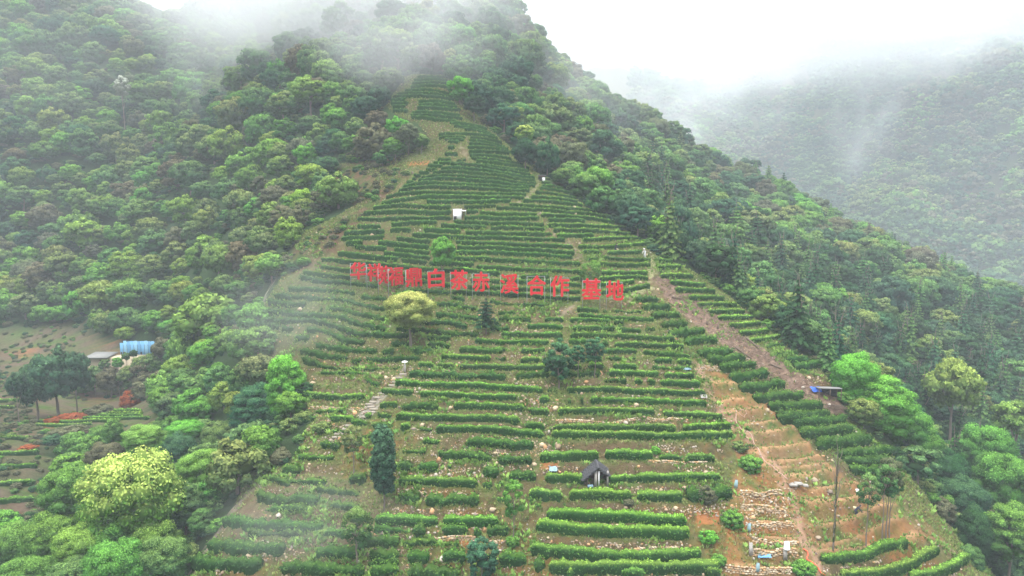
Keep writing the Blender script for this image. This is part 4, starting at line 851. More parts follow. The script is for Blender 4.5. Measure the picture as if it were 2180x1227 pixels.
# the wooded edges nearest the camera
BIG = [
 (285,958,1200,215,215,70,'yellow',0,'large cream-yellow flowering tree in the left foreground'),
 (432,950,1100,100,95,80,'lime',1,'yellow-brown flushed tree right of the cream-yellow foreground tree'),
 (383,920,1040,84,74,86,'teal',2,'dark bluish green tree behind the cream-yellow foreground tree'),
 (150,990,1180,120,120,78,'fresh',0,'fresh green tree left of the cream-yellow foreground tree'),
 (110,1085,1227,120,130,74,'fresh',1,'fresh green tree at the lower left, under the cream-yellow one'),
 (240,1100,1280,130,120,67,'fresh',2,'green leafy tree below the cream-yellow crown'),
 (170,1110,1300,110,120,66,'lime',1,'yellowish tree in the lower left foreground'),
 (335,1110,1280,120,120,67,'fresh',2,'olive tree below right of the cream-yellow crown'),
 (395,1030,1200,92,110,72,'mid',0,'mid green tree beside the lower path'),
 (430,1080,1180,60,70,70,'mid',2,'small mid green tree at the bend of the lower path'),
 (350,1135,1300,120,120,64,'mid',1,'green tree next to the lower path at the bottom'),
 (250,1150,1350,130,120,62,'fresh',0,'green tree at the bottom, second from the lower path'),
 (45,1110,1260,120,110,78,'fresh',0,'fresh green tree in the lower left corner, uppermost there'),
 (60,1180,1350,130,110,66,'fresh',1,'fresh green tree at the very bottom left corner'),
 (160,1190,1350,120,100,62,'mid',2,'mid green tree at the bottom, third from the corner'),
 (310,900,1000,90,60,92,'lime',1,'lime green tree above the cream-yellow foreground tree'),
 (395,895,960,80,40,96,'bright',0,'bright lime tree edge above the dark bluish tree'),
 (225,940,1040,80,60,90,'grey',2,'grey-brown thicket tree left of the lime green tree'),
 (240,888,965,44,60,100,'fresh',1,'young fresh green tree in front of the small tea field'),
 (465,905,1010,80,70,90,'mid',2,'grey-green tree left of the dark pair by the stone steps'),
 (490,950,1060,70,80,84,'olive',0,'olive tree between the lower path and the dark pair'),
 (608,750,925,100,165,86,'bright',0,'tall bright lime tree standing left of the stone steps'),
 (545,815,1000,110,130,86,'teal',1,'dark bluish tree just left of the tall lime tree'),
 (622,850,990,80,120,84,'dark',2,'dark tree under the tall lime tree'),
 (570,900,1015,90,100,82,'dark',0,'dark spreading tree at the top of the lower path'),
 (520,770,880,70,90,100,'mid',1,'green tree above the dark bluish tree'),
 (450,620,800,150,130,128,'lime',0,'broad yellow-green tree at the foot of the wooded spur'),
 (395,690,800,80,110,126,'fresh',1,'fresh green tree right of the blue-roofed house'),
 (500,690,800,80,80,116,'lime',2,'yellow-green tree by the misty path'),
 (440,780,880,110,90,112,'mid',0,'green thicket tree below the misty path'),
 (520,700,790,60,70,112,'mid',1,'small green tree touching the misty path'),
 (1820,742,880,105,120,88,'bright',1,'bright lime green tree behind the blue tarpaulin shelter'),
 (1880,795,970,130,150,86,'bright',0,'bright green tree right of the blue tarpaulin shelter'),
 (1920,850,1000,110,120,88,'fresh',1,'tall fresh green tree below the bright lime trees'),
 (1960,900,1040,90,90,92,'fresh',2,'green tree at the middle of the right-hand forest edge'),
 (2030,760,900,110,120,112,'lime',0,'pale yellow-green tree in the right-hand forest'),
 (2000,950,1120,110,110,92,'dark',1,'dark green tree at the right-hand forest edge'),
 (2090,900,1060,120,110,98,'fresh',2,'fresh green tree high in the right-hand forest'),
 (2130,960,1150,120,130,88,'fresh',0,'large fresh green tree near the right border'),
 (2040,1010,1180,110,110,86,'teal',1,'dark bluish tree low on the right-hand side'),
 (2080,1080,1250,110,120,78,'dark',2,'dark tree in the lower right corner wood'),
 (1995,1045,1160,70,80,84,'fresh',0,'young light green tree at the foot of the bare terraces'),
 (2150,1070,1300,120,150,76,'fresh',1,'tall green tree in the lower right corner'),
 (2060,1160,1260,70,60,74,'mid',2,'small green tree at the bottom right of the terraces'),
 (1930,925,1010,80,60,96,'olive',0,'olive shrub-like tree above the rough tea bushes'),
 (2160,850,1000,90,90,108,'lime',1,'yellow-green tree by the right border'),
 (720,362,455,96,84,134,'lime',0,'yellow-green tree on the scrubby bank left of the white cabin'),
 (690,400,470,60,50,136,'grey',1,'pale half-bare tree beside the yellow-green bank tree'),
 (980,160,235,56,52,154,'bright',2,'bright green tree at the top right corner of the terraces'),
 (1010,200,270,50,44,155,'dark',1,'dark tree just below the bright one at the terrace top'),
 (1117,264,345,40,36,152,'yellow',2,'small yellow-topped tree beside the upper terraces'),
 (1118,290,372,54,60,150,'dark',0,'dark tree under the small yellow-topped tree'),
 (1165,290,385,60,80,148,'teal',1,'dark tree leaning over the little shed at the terrace edge'),
 (800,258,345,110,90,152,'grey',0,'broad brownish tree left of the upper terraces'),
 (845,245,325,50,44,156,'bright',1,'bright green tree just left of the upper terraces'),
 (770,280,340,90,50,150,'fresh',2,'green tree low beside the brownish tree'),
 (660,165,270,80,54,186,'lime',1,'golden green tree on the ridge of the wooded spur'),
 (610,195,280,80,60,184,'fresh',0,'fresh green tree on the ridge, left of the golden one'),
 (490,265,380,90,80,182,'lime',2,'big lime green crown in the middle of the wooded spur'),
 (260,160,215,32,46,242,'grey',1,'white-blossomed tree standing out on the left mountainside'),
 (447,498,600,90,80,160,'lime',0,'pale lime crown low on the wooded spur'),
 (75,770,880,90,100,124,'teal',1,'dark tree group crown left below the house'),
 (120,735,870,115,125,126,'teal',0,'dark bluish tree left of the beige house'),
 (38,790,905,44,60,116,'teal',2,'small dark tree with a bare stem at the left border'),
 (160,745,850,60,95,128,'teal',1,'dark tree touching the beige house'),
 (620,460,510,30,42,142,'red',2,'small rusty red tree at the edge of the wooded spur'),
 (1440,420,600,90,150,126,'teal',1,'tall dark tree at the right end of the upper tea rows'),
]
for (cx, yt, yb, w_, h_, Y_, tone, kc, lb) in BIG:
    if lb.startswith('white-blossomed'): TONE['white'] = ((.16,.17,.12),(.75,.72,.66)); tone = 'white'
    if 640 < cx < 1200 and Y_ >= 130: Y_ = min(Y_, float(hit(cx, yb - 6)[0][1]) + 1)
    T('broadleaf_tree', cx, yt, yb, w_, (TALLB[kc % 2] if h_ > 1.15 * w_ else FINE[kc]) if Y_ < 100 else CROWNS[(kc * 3 + int(cx)) % 8], TRUNKS[kc], tone, lb, Y=Y_, hpx=h_)
for (cx, cy, w_, tone, lb, Y_, h_) in [(140,838,70,'red','rusty red shrub below the dark trees by the house',122,22),(280,845,46,'red','orange-brown shrub below the blue-roofed house',130,44),(110,865,36,'red','small rusty shrub at the end of the small field',119,16),
        (210,850,60,'grey','grey-brown thicket above the small tea field',128,30),(350,840,60,'grey','pale reed-like thicket right of the orange-brown shrub',126,50),(60,960,40,'red','low rusty shrub between the left-hand hedges',100,12),
        (320,800,90,'grey','withered thicket in front of the beige house',132,50),(150,930,80,'grey','brown weedy thicket below the small tea field',108,26)]:
    bush(cx, cy, w_, tone, lb, 'shrub', Y_, h_)

# ------------------------------------------------------------------ the forest
r = np.random.default_rng(77)
def clear_of_tea(X, Y, zg, H, Rr):
    """does the tree stand clear of the terraces and not hide them?"""
    px, py = project(X, Y, zg)
    if in_poly(px, py, TEA) and Y < seen_depth(np.array(px), np.array(py)) + 6: return False
    if (in_poly(px, py, SCRUB) or in_poly(px, py, LEFT_OPEN)) and Y < seen_depth(np.array(px), np.array(py)) + 12: return False
    m = FPX / Y
    for dx, dz in ((0, .95), (-.8, .7), (.8, .7), (0, .5), (-.9, .4), (.9, .4)):
        qx, qy = px + dx * Rr * m, py - dz * H * m
        if (in_poly(qx, qy, TEA) or in_poly(qx, qy, SCRUB) or in_poly(qx, qy, HOUSE) or in_poly(qx, qy, FIELD) or in_poly(qx, qy, FIELD2)) and Y < seen_depth(np.array(qx), np.array(qy)) - 1: return False
    return True
BENCH = [(-60,690),(110,690),(190,740),(150,780),(-60,800)]
FIELD = [(70,862),(330,858),(330,905),(75,912)]
FIELD2 = [(-60,925),(90,925),(90,1080),(-60,1080)]
HOUSE = [(170,715),(350,715),(350,790),(170,790)]
taken = {}
def free(X, Y, d):
    i, j = int(X // 6), int(Y // 6)
    for a in range(i - 1, i + 2):
        for b in range(j - 1, j + 2):
            for (x, y, q) in taken.get((a, b), ()):
                if (x - X) ** 2 + (y - Y) ** 2 < (max(d, q) * .5 + min(d, q) * .5) ** 2: return False
    return True
forest = []
N_TRY = 60000
XX = r.uniform(-250, 250, N_TRY); YY = r.uniform(72, 335, N_TRY)
ZZ = height(XX, YY); PX_, PY_ = project(XX, YY, ZZ)
okk = (PX_ > -140) & (PX_ < 2320) & (PY_ > -140) & (PY_ < 1420)
# hidden far behind the ground? drop
sd = seen_depth(np.clip(PX_, -70, 2270), np.clip(PY_ - 8 * FPX / YY, -50, 1310))
okk &= YY < sd + 30
XX, YY, ZZ, PX_, PY_ = [a[okk] for a in (XX, YY, ZZ, PX_, PY_)]
for (cx, yt, yb, w_, Y_) in MANUAL:
    X_ = ray(cx, yt)[0] * Y_; taken.setdefault((int(X_ // 6), int(Y_ // 6)), []).append((float(X_), Y_, w_ * Y_ / FPX * .8))
tn = noise2(XX * .04, YY * .04, 55, 3)
for X, Y, Z, px, py, tz in zip(XX, YY, ZZ, PX_, PY_, tn):
    Rr = float(r.uniform(2.6, 5.8)) if Y > 165 else float(r.uniform(2.2, 4.2)) if Y > 130 else float(r.uniform(1.8, 3.4)); d = Rr * 1.14
    if not free(X, Y, d): continue
    H = Rr * float(r.uniform(1.55, 2.1))
    con = False
    if px > 1380 and Y < 185 and py > 400: con = r.uniform() < .30
    elif px > 1380: con = r.uniform() < .06
    
    if con: H = min(Rr * 3.2, 10)
    if not clear_of_tea(X, Y, Z, H, Rr): continue
    taken.setdefault((int(X // 6), int(Y // 6)), []).append((X, Y, d))
    u = r.uniform() + tz * .12
    if px > 1380 and Y < 190: tone = 'teal' if u < .30 else 'dark' if u < .52 else 'mid' if u < .78 else 'olive' if u < .93 else 'lime'
    elif px < 560 and py > 640: tone = 'fresh' if u < .38 else 'lime' if u < .58 else 'mid' if u < .82 else 'olive' if u < .94 else 'teal'
    elif px < 620 and 330 < py and Y < 205: tone = 'olive' if u < .30 else 'lime' if u < .52 else 'fresh' if u < .66 else 'mid' if u < .88 else 'grey'
    elif px < 700: tone = 'mid' if u < .34 else 'olive' if u < .56 else 'teal' if u < .68 else 'grey' if u < .74 else 'fresh' if u < .88 else 'lime'
    else: tone = 'mid' if u < .38 else 'teal' if u < .58 else 'olive' if u < .75 else 'grey' if u < .88 else 'fresh'
    if con and tone in ('lime', 'olive'): tone = 'dark'
    forest.append((X, Y, Z, H, Rr, con, tone, px, py))
print('forest', len(forest))
def visible_px(f):
    X, Y, Z, H, Rr, con, tone, px, py = f
    cx, cy = project(X, Y, Z + H * .75)
    if not (-20 < cx < 2200 and -20 < cy < 1250): return 0
    if seen_depth(np.array(cx), np.array(cy)) < Y - 4: return 0
    return Rr / Y
forest.sort(key=visible_px, reverse=True)
nb = nc = 0; single, rest = [], []
for f in forest:
    if visible_px(f) > 0 and ((f[5] and nc < 110) or (not f[5] and nb < 235)):
        single.append(f)
        if f[5]: nc += 1
        else: nb += 1
    else: rest.append(f)
def place_words(px, py, Y):
    if px < 330 and Y > 195: return 'on the left mountainside'
    if px < 560 and py > 700: return 'in the left gully below the spur'
    if px < 560 and py > 880: return 'in the lower left wood'
    if px < 1000: return 'on the wooded spur left of the terraces' if py > 300 else 'on the high slope left of the terraces'
    if py > 980: return 'in the lower right wood'
    if px < 1400: return 'on the slope right of the upper terraces'
    if px < 1750 and Y < 150: return 'in the dark wood beside the pale green hedges'
    return 'in the gully wood below the right flank' if Y < 150 else 'on the long right flank of the mountain'
grp = {}
for f in single: grp.setdefault((f[5], f[6], place_words(f[7], f[8], f[1])), []).append(f)
for (con, tone, pw), L_ in grp.items():
    L_.sort(key=lambda f: f[8])
    for q, f in enumerate(L_):
        X, Y, Z, H, Rr, _, _, px, py = f
        o_ = '' if len(L_) == 1 else ((ORD[q] if q < len(ORD) else 'low') + ' highest ')
        lb = f'{o_}{TW[tone]} {"conifer" if con else "broadleaf tree"} {pw}'
        if con: put_tree('conifer_tree', X, Y, Z - .15, H, Rr * .75, FIRS[int(r.integers(3))], PINE_TR[int(r.integers(2))], tone, lb, 'conifers of the mountain forest', conifer=True, r=r)
        else: put_tree('broadleaf_tree', X, Y, Z - .15, H, Rr, CROWNS[int(r.integers(8))], TRUNKS[int(r.integers(4))], tone, lb, 'broadleaf trees of the mountain forest', ch=Rr * float(r.uniform(1.45, 2.0)), r=r)
def instancer(name, pts, scl, rot, vi, tint, shoot_lit, protos, label, cat):
    """one object: protos set on the points by geometry nodes"""
    me = bpy.data.meshes.new(name); n = len(pts); me.vertices.add(n); me.vertices.foreach_set('co', np.asarray(pts, np.float32).ravel())
    for k, v, ty, fld in (('scl', scl, 'FLOAT_VECTOR', 'vector'), ('rot', rot, 'FLOAT_VECTOR', 'vector')):
        a = me.attributes.new(k, ty, 'POINT'); a.data.foreach_set(fld, np.asarray(v, np.float32).ravel())
    a = me.attributes.new('vi', 'INT', 'POINT'); a.data.foreach_set('value', np.asarray(vi, np.int32))
    for k, v in (('tint', tint), ('shoot_lit', shoot_lit)):
        a = me.attributes.new(k, 'FLOAT_COLOR', 'POINT'); a.data.foreach_set('color', np.concatenate([v, np.ones((n, 1))], 1).astype(np.float32).ravel())
    me.materials.append(M_LEAF)
    col_ = bpy.data.collections.new(name + '_kinds')
    for k, pm in enumerate(protos):
        ob = bpy.data.objects.new(f'{name}_kind_{k:02d}', pm); col_.objects.link(ob)
    ng = bpy.data.node_groups.new(name, 'GeometryNodeTree')
    ng.interface.new_socket('Geometry', in_out='INPUT', socket_type='NodeSocketGeometry'); ng.interface.new_socket('Geometry', in_out='OUTPUT', socket_type='NodeSocketGeometry')
    N = lambda ty, **k: _mk(ng, ty, k); l = ng.links.new
    gi, go = N('NodeGroupInput'), N('NodeGroupOutput'); m2p = N('GeometryNodeMeshToPoints'); iop = N('GeometryNodeInstanceOnPoints'); ci = N('GeometryNodeCollectionInfo')
    ci.inputs['Collection'].default_value = col_; ci.inputs['Separate Children'].default_value = True; ci.inputs['Reset Children'].default_value = True
    def na(nm, ty): q = N('GeometryNodeInputNamedAttribute', data_type=ty); q.inputs['Name'].default_value = nm; return q
    s_, r_, v_ = na('scl', 'FLOAT_VECTOR'), na('rot', 'FLOAT_VECTOR'), na('vi', 'INT'); e2r = N('FunctionNodeEulerToRotation')
    iop.inputs['Pick Instance'].default_value = True
    l(gi.outputs[0], m2p.inputs[0]); l(m2p.outputs[0], iop.inputs['Points']); l(ci.outputs[0], iop.inputs['Instance'])
    l(v_.outputs[0], iop.inputs['Instance Index']); l(r_.outputs[0], e2r.inputs[0]); l(e2r.outputs[0], iop.inputs['Rotation']); l(s_.outputs[0], iop.inputs['Scale']); l(iop.outputs[0], go.inputs[0])
    o = link(name, me, kind='stuff', label=label, category=cat)
    md = o.modifiers.new('instances', 'NODES'); md.node_group = ng
    return o
def forest_stuff(name, L_, label):
    n = len(L_); pts, sc_, rot, vi, ti, sh = [], [], [], [], [], []
    for (X, Y, Z, H, Rr, con, tone, px, py) in L_:
        if con: pts.append((X, Y, Z)); sc_.append((Rr / .33, Rr / .33, H)); vi.append(8 + int(r.integers(3)))
        else: pts.append((X, Y, Z + H * .52)); sc_.append((Rr, Rr, Rr * float(r.uniform(.85, 1.2)))); vi.append(int(r.integers(8)))
        rot.append((0, 0, float(r.uniform(0, 6.28)))); a, b = TONE[tone]; j = r.uniform(.85, 1.15, 3); ti.append(np.array(a) * j); sh.append(np.array(b) * j)
    return instancer(name, pts, sc_, rot, vi, np.array(ti), np.array(sh), CROWNS + FIRS, label, 'forest')
forest_stuff('forest', rest, 'dense mixed forest covering the upper mountain slopes')
# undergrowth that closes the gaps under and between the trees
r = np.random.default_rng(88)
X = r.uniform(-250, 250, 60000); Y = r.uniform(66, 335, 60000); Z = height(X, Y); px, py = project(X, Y, Z)
k = (px > -60) & (px < 2240) & (py > -80) & (py < 1300) & (Y < seen_depth(px, py) + 12) & ~(in_poly(px, py, TEA) & ~in_poly(px, py, SCRUB) & (Y < seen_depth(px, py) + 6)) & ~in_poly(px, py, HOUSE) & ~in_poly(px, py, FIELD) & ~in_poly(px, py + 8, FIELD)
op = in_poly(px, py, LEFT_OPEN) | in_poly(px, py, SCRUB)
k |= in_poly(px, py, [(840,235),(905,262),(925,300),(905,335),(850,338),(820,300)]) & (Y < seen_depth(px, py) + 5) & (r.uniform(0, 1, len(X)) < .5)
k &= (r.uniform(0, 1, len(X)) < np.where(in_poly(px, py, BENCH), .6, np.where(op, .95, .5)))
X, Y, Z, px, py, op = [a[k] for a in (X, Y, Z, px, py, op)]
s = r.uniform(.6, 1.7, len(X)) * np.where(in_poly(px, py, SCRUB) | in_poly(px, py, [(840,235),(905,262),(925,300),(905,335),(850,338),(820,300)]), .5, np.where(op, .45, 1)); tt = ['mid', 'olive', 'dark', 'grey', 'fresh', 'teal']
ti_ = r.integers(0, 6, len(X)); ti_ = np.where(op & (r.uniform(0, 1, len(X)) < .5), 3, ti_)
instancer('undergrowth', np.stack([X, Y, Z + s * .2], 1), np.stack([s, s, s * .8], 1), np.stack([0 * X, 0 * X, r.uniform(0, 6, len(X))], 1), r.integers(0, 8, len(X)),
          np.array([TONE[tt[i]][0] for i in ti_]), np.array([TONE[tt[i]][1] for i in ti_]), CROWNS, 'tangled undergrowth and brush between the trees', 'undergrowth')

# ------------------------------------------------------------------ the red characters on their steel frames
def glyph(ch):
    cu = bpy.data.curves.new('glyph', 'FONT'); cu.body = ch; cu.size = 1.0; cu.extrude = .03; cu.resolution_u = 2
    ob = bpy.data.objects.new('glyph', cu); COL.objects.link(ob)
    bpy.context.view_layer.update()
    me = bpy.data.meshes.new_from_object(ob.evaluated_get(bpy.context.evaluated_depsgraph_get()))
    COL.objects.unlink(ob); bpy.data.objects.remove(ob)
    V = np.empty(len(me.vertices) * 3, np.float32); me.vertices.foreach_get('co', V); V = V.reshape(-1, 3)
    lo, hi = V.min(0), V.max(0)
    V = (V - (lo + hi) / 2) / (hi - lo) ; V[:, 2] *= .10
    V = np.stack([V[:, 0], -V[:, 2], V[:, 1]], 1)
    me.vertices.foreach_set('co', V.ravel()); me.update()
    b = bmesh.new()                       # thickened strokes: the same strokes again, each a hair deeper
    for q, (dx, dz) in enumerate([(0, 0), (.026, 0), (-.026, 0), (0, .02), (0, -.02), (.016, .014), (-.016, -.014), (.016, -.014), (-.016, .014)]):
        c = me.copy(); W_ = V * [.96, 1 + .03 * q, .96] + [dx, 0, dz]; c.vertices.foreach_set('co', W_.astype(np.float32).ravel()); b.from_mesh(c); bpy.data.meshes.remove(c)
    b.to_mesh(me); b.free(); me.update(); me.materials.clear(); me.materials.append(M_RED); me.name = 'character'
    return me
# character, character box (x0, x1, y0, y1), posts (x0, x1), frame top, frame bottom rail, foot, all in the photograph
SG = [('华', 'D', 1040, 1170, 388, 572, 1045, 1167, 397, 556, 640), ('祥', 'D', 1222, 1332, 403, 587, 1218, 1328, 410, 582, 665), ('苑', 'D', 1335, 1420, 428, 620, 1337, 1418, 450, 600, 690), ('福', 'D', 1443, 1560, 438, 635, 1443, 1553, 455, 620, 715),
      ('鼎', 'D', 1618, 1762, 450, 648, 1620, 1757, 468, 640, 730), ('白', 'D', 1848, 2003, 455, 658, 1850, 2003, 478, 655, 775), ('茶', 'E', -5, 182, 370, 582, -3, 163, 392, 572, 680), ('赤', 'E', 228, 410, 390, 598, 225, 402, 410, 592, 690),
      ('溪', 'E', 518, 712, 412, 622, 522, 707, 425, 600, 695), ('合', 'E', 803, 1000, 428, 638, 800, 988, 437, 610, 750), ('作', 'E', 1045, 1245, 430, 652, 1047, 1233, 453, 636, 752), ('基', 'E', 1375, 1580, 460, 680, 1385, 1570, 480, 660, 780), ('地', 'E', 1630, 1818, 480, 692, 1635, 1800, 500, 670, 790)]
for k, (ch, fr, x0, x1, y0, y1, p0, p1, ft, fb, foot) in enumerate(SG):
    ox, oy, sc = FR[fr]
    x0, x1, p0, p1 = [ox + v / sc for v in (x0, x1, p0, p1)]; y0, y1, ft, fb, foot = [oy + v / sc for v in (y0, y1, ft, fb, foot)]
    P = hit((p0 + p1) / 2, foot)[0]; Y = float(P[1]); m = Y / FPX
    wx = lambda px: float(ray(px, foot)[0] * Y); wz = lambda py: float(CAMZ + ray(0, py)[1] * Y)
    X = wx((p0 + p1) / 2); zg = float(surf(X, Y)) - .15
    full = 2.75; wpx = (p1 - p0) * m; yaw = math.acos(min(1, wpx / 2.62)) if k < 6 else 0.0   # the first frames stand turned round the slope
    W = wpx / max(math.cos(yaw), .5)
    t = thing('sign_character', f'red character {ch} on a grey steel frame, {ORD[k]} from the left in the row', 'sign', (X, Y, zg), rz=yaw * .9, group='red characters standing along the terrace')
    for s in (-1, 1):
        b = MB(); b.box((0, 0, (wz(ft) - zg) / 2), (.06, .06, wz(ft) - zg)); o = link('post', b.mesh('post', M_POST), t); o.location = (s * W / 2, .10, 0)
    for zz in (ft, fb):
        b = MB(); b.box((0, 0, 0), (W - .065, .045, .045)); o = link('rail', b.mesh('rail', M_POST), t); o.location = (0, .10, wz(zz) - zg - .04)
    b = MB(); b.box((0, 0, 0), (.04, .04, wz(ft) - wz(fb) - .1)); o = link('back_bar', b.mesh('back_bar', M_POST), t); o.location = (0, .17, (wz(ft) + wz(fb)) / 2 - zg)
    g = link('character', glyph(ch), t); cw = (x1 - x0) * m / max(math.cos(yaw), .5)
    g.scale = (cw, 1.6, wz(y0) - wz(y1)); g.location = (((x0 + x1) / 2 - (p0 + p1) / 2) * m, -.02, (wz(y0) + wz(y1)) / 2 - zg)

def spot(px, py, dz=0.0):
    P = hit(px, py)[0]; return float(P[0]), float(P[1]), float(surf(P[0], P[1])) + dz
# thatched hut
x, y, z = spot(1271, 1022)
t = thing('thatched_hut', 'small hut with a dark weathered thatch roof and pale door posts', 'hut', (x, y, z - .1))
b = MB()
r = np.random.default_rng(61)
def slope_panel(side):
    mb = MB(); rows = 9
    for i in range(rows):
        for j in range(26):
            u = j / 25; v = i / (rows - 1); xx = side * (.05 + v * (1.45 if side < 0 else 1.0)); zz = 2.05 - v * (1.25 if side < 0 else .75) - .10 * u * 0
            yy = -.95 + 2.1 * u + r.normal(0, .03)
            mb.box((xx, yy, zz + r.normal(0, .03)), (.30 * r.uniform(.8, 1.3), .10, .05), rz=r.normal(0, .12), rx=0)
    for i in range(rows - 1):
        v = (i + .5) / (rows - 1); mb.box((side * (.05 + v * (1.45 if side < 0 else 1.0)), .05, 1.98 - v * (1.25 if side < 0 else .75)), (.26, 2.0, .07))
    return mb
for s in (-1, 1):
    o = link('roof', slope_panel(s).mesh('roof', M_THATCH), t)
b = MB(); b.tube([(0, -1.05, 2.1), (.03, 0, 2.16), (0, 1.15, 2.1)], .11, 6); link('ridge', b.mesh('ridge', M_THATCH), t)
for xx, w_ in ((-.22, .26), (.95, .16)):
    b = MB(); b.box((xx, -.75, .85), (w_, .10, 1.7)); link('post', b.mesh('post', M_CONC), t)
b = MB(); b.box((.08, -.80, .85), (.10, .05, 1.65)); link('door_frame', b.mesh('door_frame', M_WHITE), t)
b = MB(); b.box((.0, .55, .65), (2.1, .08, 1.3)); b.box((-1.0, -.05, .35), (.08, 1.2, .8)); b.box((.98, -.02, .55), (.08, 1.1, 1.1)); link('wall', b.mesh('wall', M_WOOD), t)
b = MB(); b.box((-.75, -.7, .12), (.55, .3, .25)); link('basin', b.mesh('basin', M_PALE), t)
# white cabin on the terrace
x, y, z = spot(974, 464)
t = thing('field_cabin', 'small white boxy cabin with a dark opening among the upper tea rows', 'cabin', (x, y, z - .1))
b = MB(); b.box((0, 0, .85), (1.35, 1.1, 1.7)); link('wall', b.mesh('wall', M_WHITE), t)
b = MB(); b.box((0, 0, 0), (1.5, 1.25, .07), rx=R(4)); o = link('roof', b.mesh('roof', M_WHITE), t); o.location = (0, 0, 1.76)
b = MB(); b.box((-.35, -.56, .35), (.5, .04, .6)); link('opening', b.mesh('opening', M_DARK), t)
b = MB(); b.box((1.05, .1, 1.55), (.75, .8, .05), rx=R(8)); link('canopy', b.mesh('canopy', M_WHITE), t)
b = MB(); b.tube([(1.35, -.1, 0), (1.35, -.1, 1.5)], .03, 5); b.tube([(.85, .4, 0), (.85, .4, 1.5)], .03, 5); link('post', b.mesh('post', M_POST), t)
t2 = thing('bare_sapling', 'thin leafless sapling growing right beside the white cabin', 'tree', (x + 1.0, y + .9, z - .1))
link('trunk', trunk_mesh(71, 10, .03, .3, .12, .35), t2).scale = (1.4, 1.4, 2.9)
# little shed at the terrace edge
x, y, z = spot(1153, 387)
t = thing('garden_shed', 'tiny shed with a dark flat roof and one white panel at the terrace edge', 'shed', (x, y, z - .1))
b = MB(); b.box((0, .3, .6), (1.2, .9, 1.2)); link('wall', b.mesh('wall', M_WOOD), t)
b = MB(); b.box((0, .2, 1.25), (1.5, 1.3, .08)); link('roof', b.mesh('roof', M_ROOFG), t)
b = MB(); b.box((.38, -.19, .45), (.5, .06, .8)); link('panel', b.mesh('panel', M_WHITE), t)
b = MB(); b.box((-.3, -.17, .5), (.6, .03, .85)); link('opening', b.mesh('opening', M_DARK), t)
# lamp post by the stone steps
x, y, z = spot(862, 793)
t = thing('insect_lamp', 'short dark post with a pale disc-shaped cap at the top of the stone steps', 'lamp', (x, y, z - .1))
b = MB(); b.tube([(0, 0, 0), (0, 0, 1.15)], .13, 8); link('post', b.mesh('post', M_CONC, True), t)
b = MB(); b.tube([(0, 0, 1.12), (0, 0, 1.45)], .10, 8); link('lamp_body', b.mesh('lamp_body', M_WHITE, True), t)
b = MB(); b.tube([(0, 0, 1.45), (0, 0, 1.52), (0, 0, 1.60)], [.38, .36, .08], 14); link('cap', b.mesh('cap', M_WHITE, True), t)
# shelter with the blue tarpaulin
x, y, z = spot(1762, 848)
t = thing('open_shelter', 'low open shelter with a pale flat roof at the end of the cleared strip', 'shelter', (x, y, z - .1), rz=R(-6))
b = MB(); b.box((0, 0, 1.45), (2.9, 1.7, .07), rx=R(-7)); link('roof', b.mesh('roof', M_ROOFG), t)
for xx in (-1.35, 0, 1.35):
    for yy in (-.75, .75): b = MB(); b.tube([(xx, yy, 0), (xx, yy, 1.42)], .05, 6); link('post', b.mesh('post', M_WOOD), t)
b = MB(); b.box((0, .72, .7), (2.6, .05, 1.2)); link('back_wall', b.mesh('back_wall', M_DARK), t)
def sheet(w, d, seed, m, amp=.12, n=10):
    r = np.random.default_rng(seed); U, V_ = np.meshgrid(np.linspace(-.5, .5, n), np.linspace(-.5, .5, n)); Z_ = amp * (noise2(U * 7 + seed, V_ * 7, seed, 3) * .6 + r.normal(0, .25, U.shape))
    ed = 1 + .12 * noise2(U * 5, V_ * 5, seed + 1, 2)
    b = MB(); i = np.arange(n * n).reshape(n, n); f = np.stack([i[:-1, :-1], i[:-1, 1:], i[1:, 1:], i[1:, :-1]], -1).reshape(-1, 4)
    top = np.stack([U * w * ed, V_ * d * ed, Z_ + .05], -1).reshape(-1, 3); b.add(top, f); b.add(top - [0, 0, .02], f[:, ::-1])
    return b.mesh('sheet', m)
def flat_thing(name, px, py, w, d, seed, m, label, cat, tilt=.5, amp=.12, up=.25, rz=0.0, grp=None):
    X, Y, Z = spot(px, py); o = link(name, sheet(w, d, seed, m, amp), label=label, category=cat); o.location = (X, Y, Z + up); o.rotation_euler = (tilt, 0, rz)
    if grp: o['group'] = grp
    return o
flat_thing('tarpaulin', 1737, 836, 1.2, .9, 5, M_TARP, 'crumpled blue tarpaulin beside the open shelter', 'tarpaulin', .6, .16, .5)
flat_thing('plastic_sheet', 1178, 1002, .75, .6, 6, M_PALE, 'pale blue plastic sheet on the terrace left of the thatched hut', 'plastic sheet', .6, .14)
flat_thing('plastic_sheet', 1498, 849, .8, .5, 7, M_CONC, 'grey plastic sheet at the right end of the long hedge', 'plastic sheet', .5, .12)
flat_thing('plastic_sheet', 1460, 790, 1.3, .4, 8, M_PALE, 'thin silvery sheet between sparse hedges on the right', 'plastic sheet', .5, .10)
flat_thing('tarpaulin', 1627, 1187, 1.3, .3, 9, M_BLUE, 'narrow blue sheet lying below the stone-faced terraces', 'tarpaulin', .5, .10)
flat_thing('plastic_sheet', 1826, 1048, .35, .6, 10, M_WHITE, 'small white sheet on the bare terraces', 'plastic sheet', .7, .06)
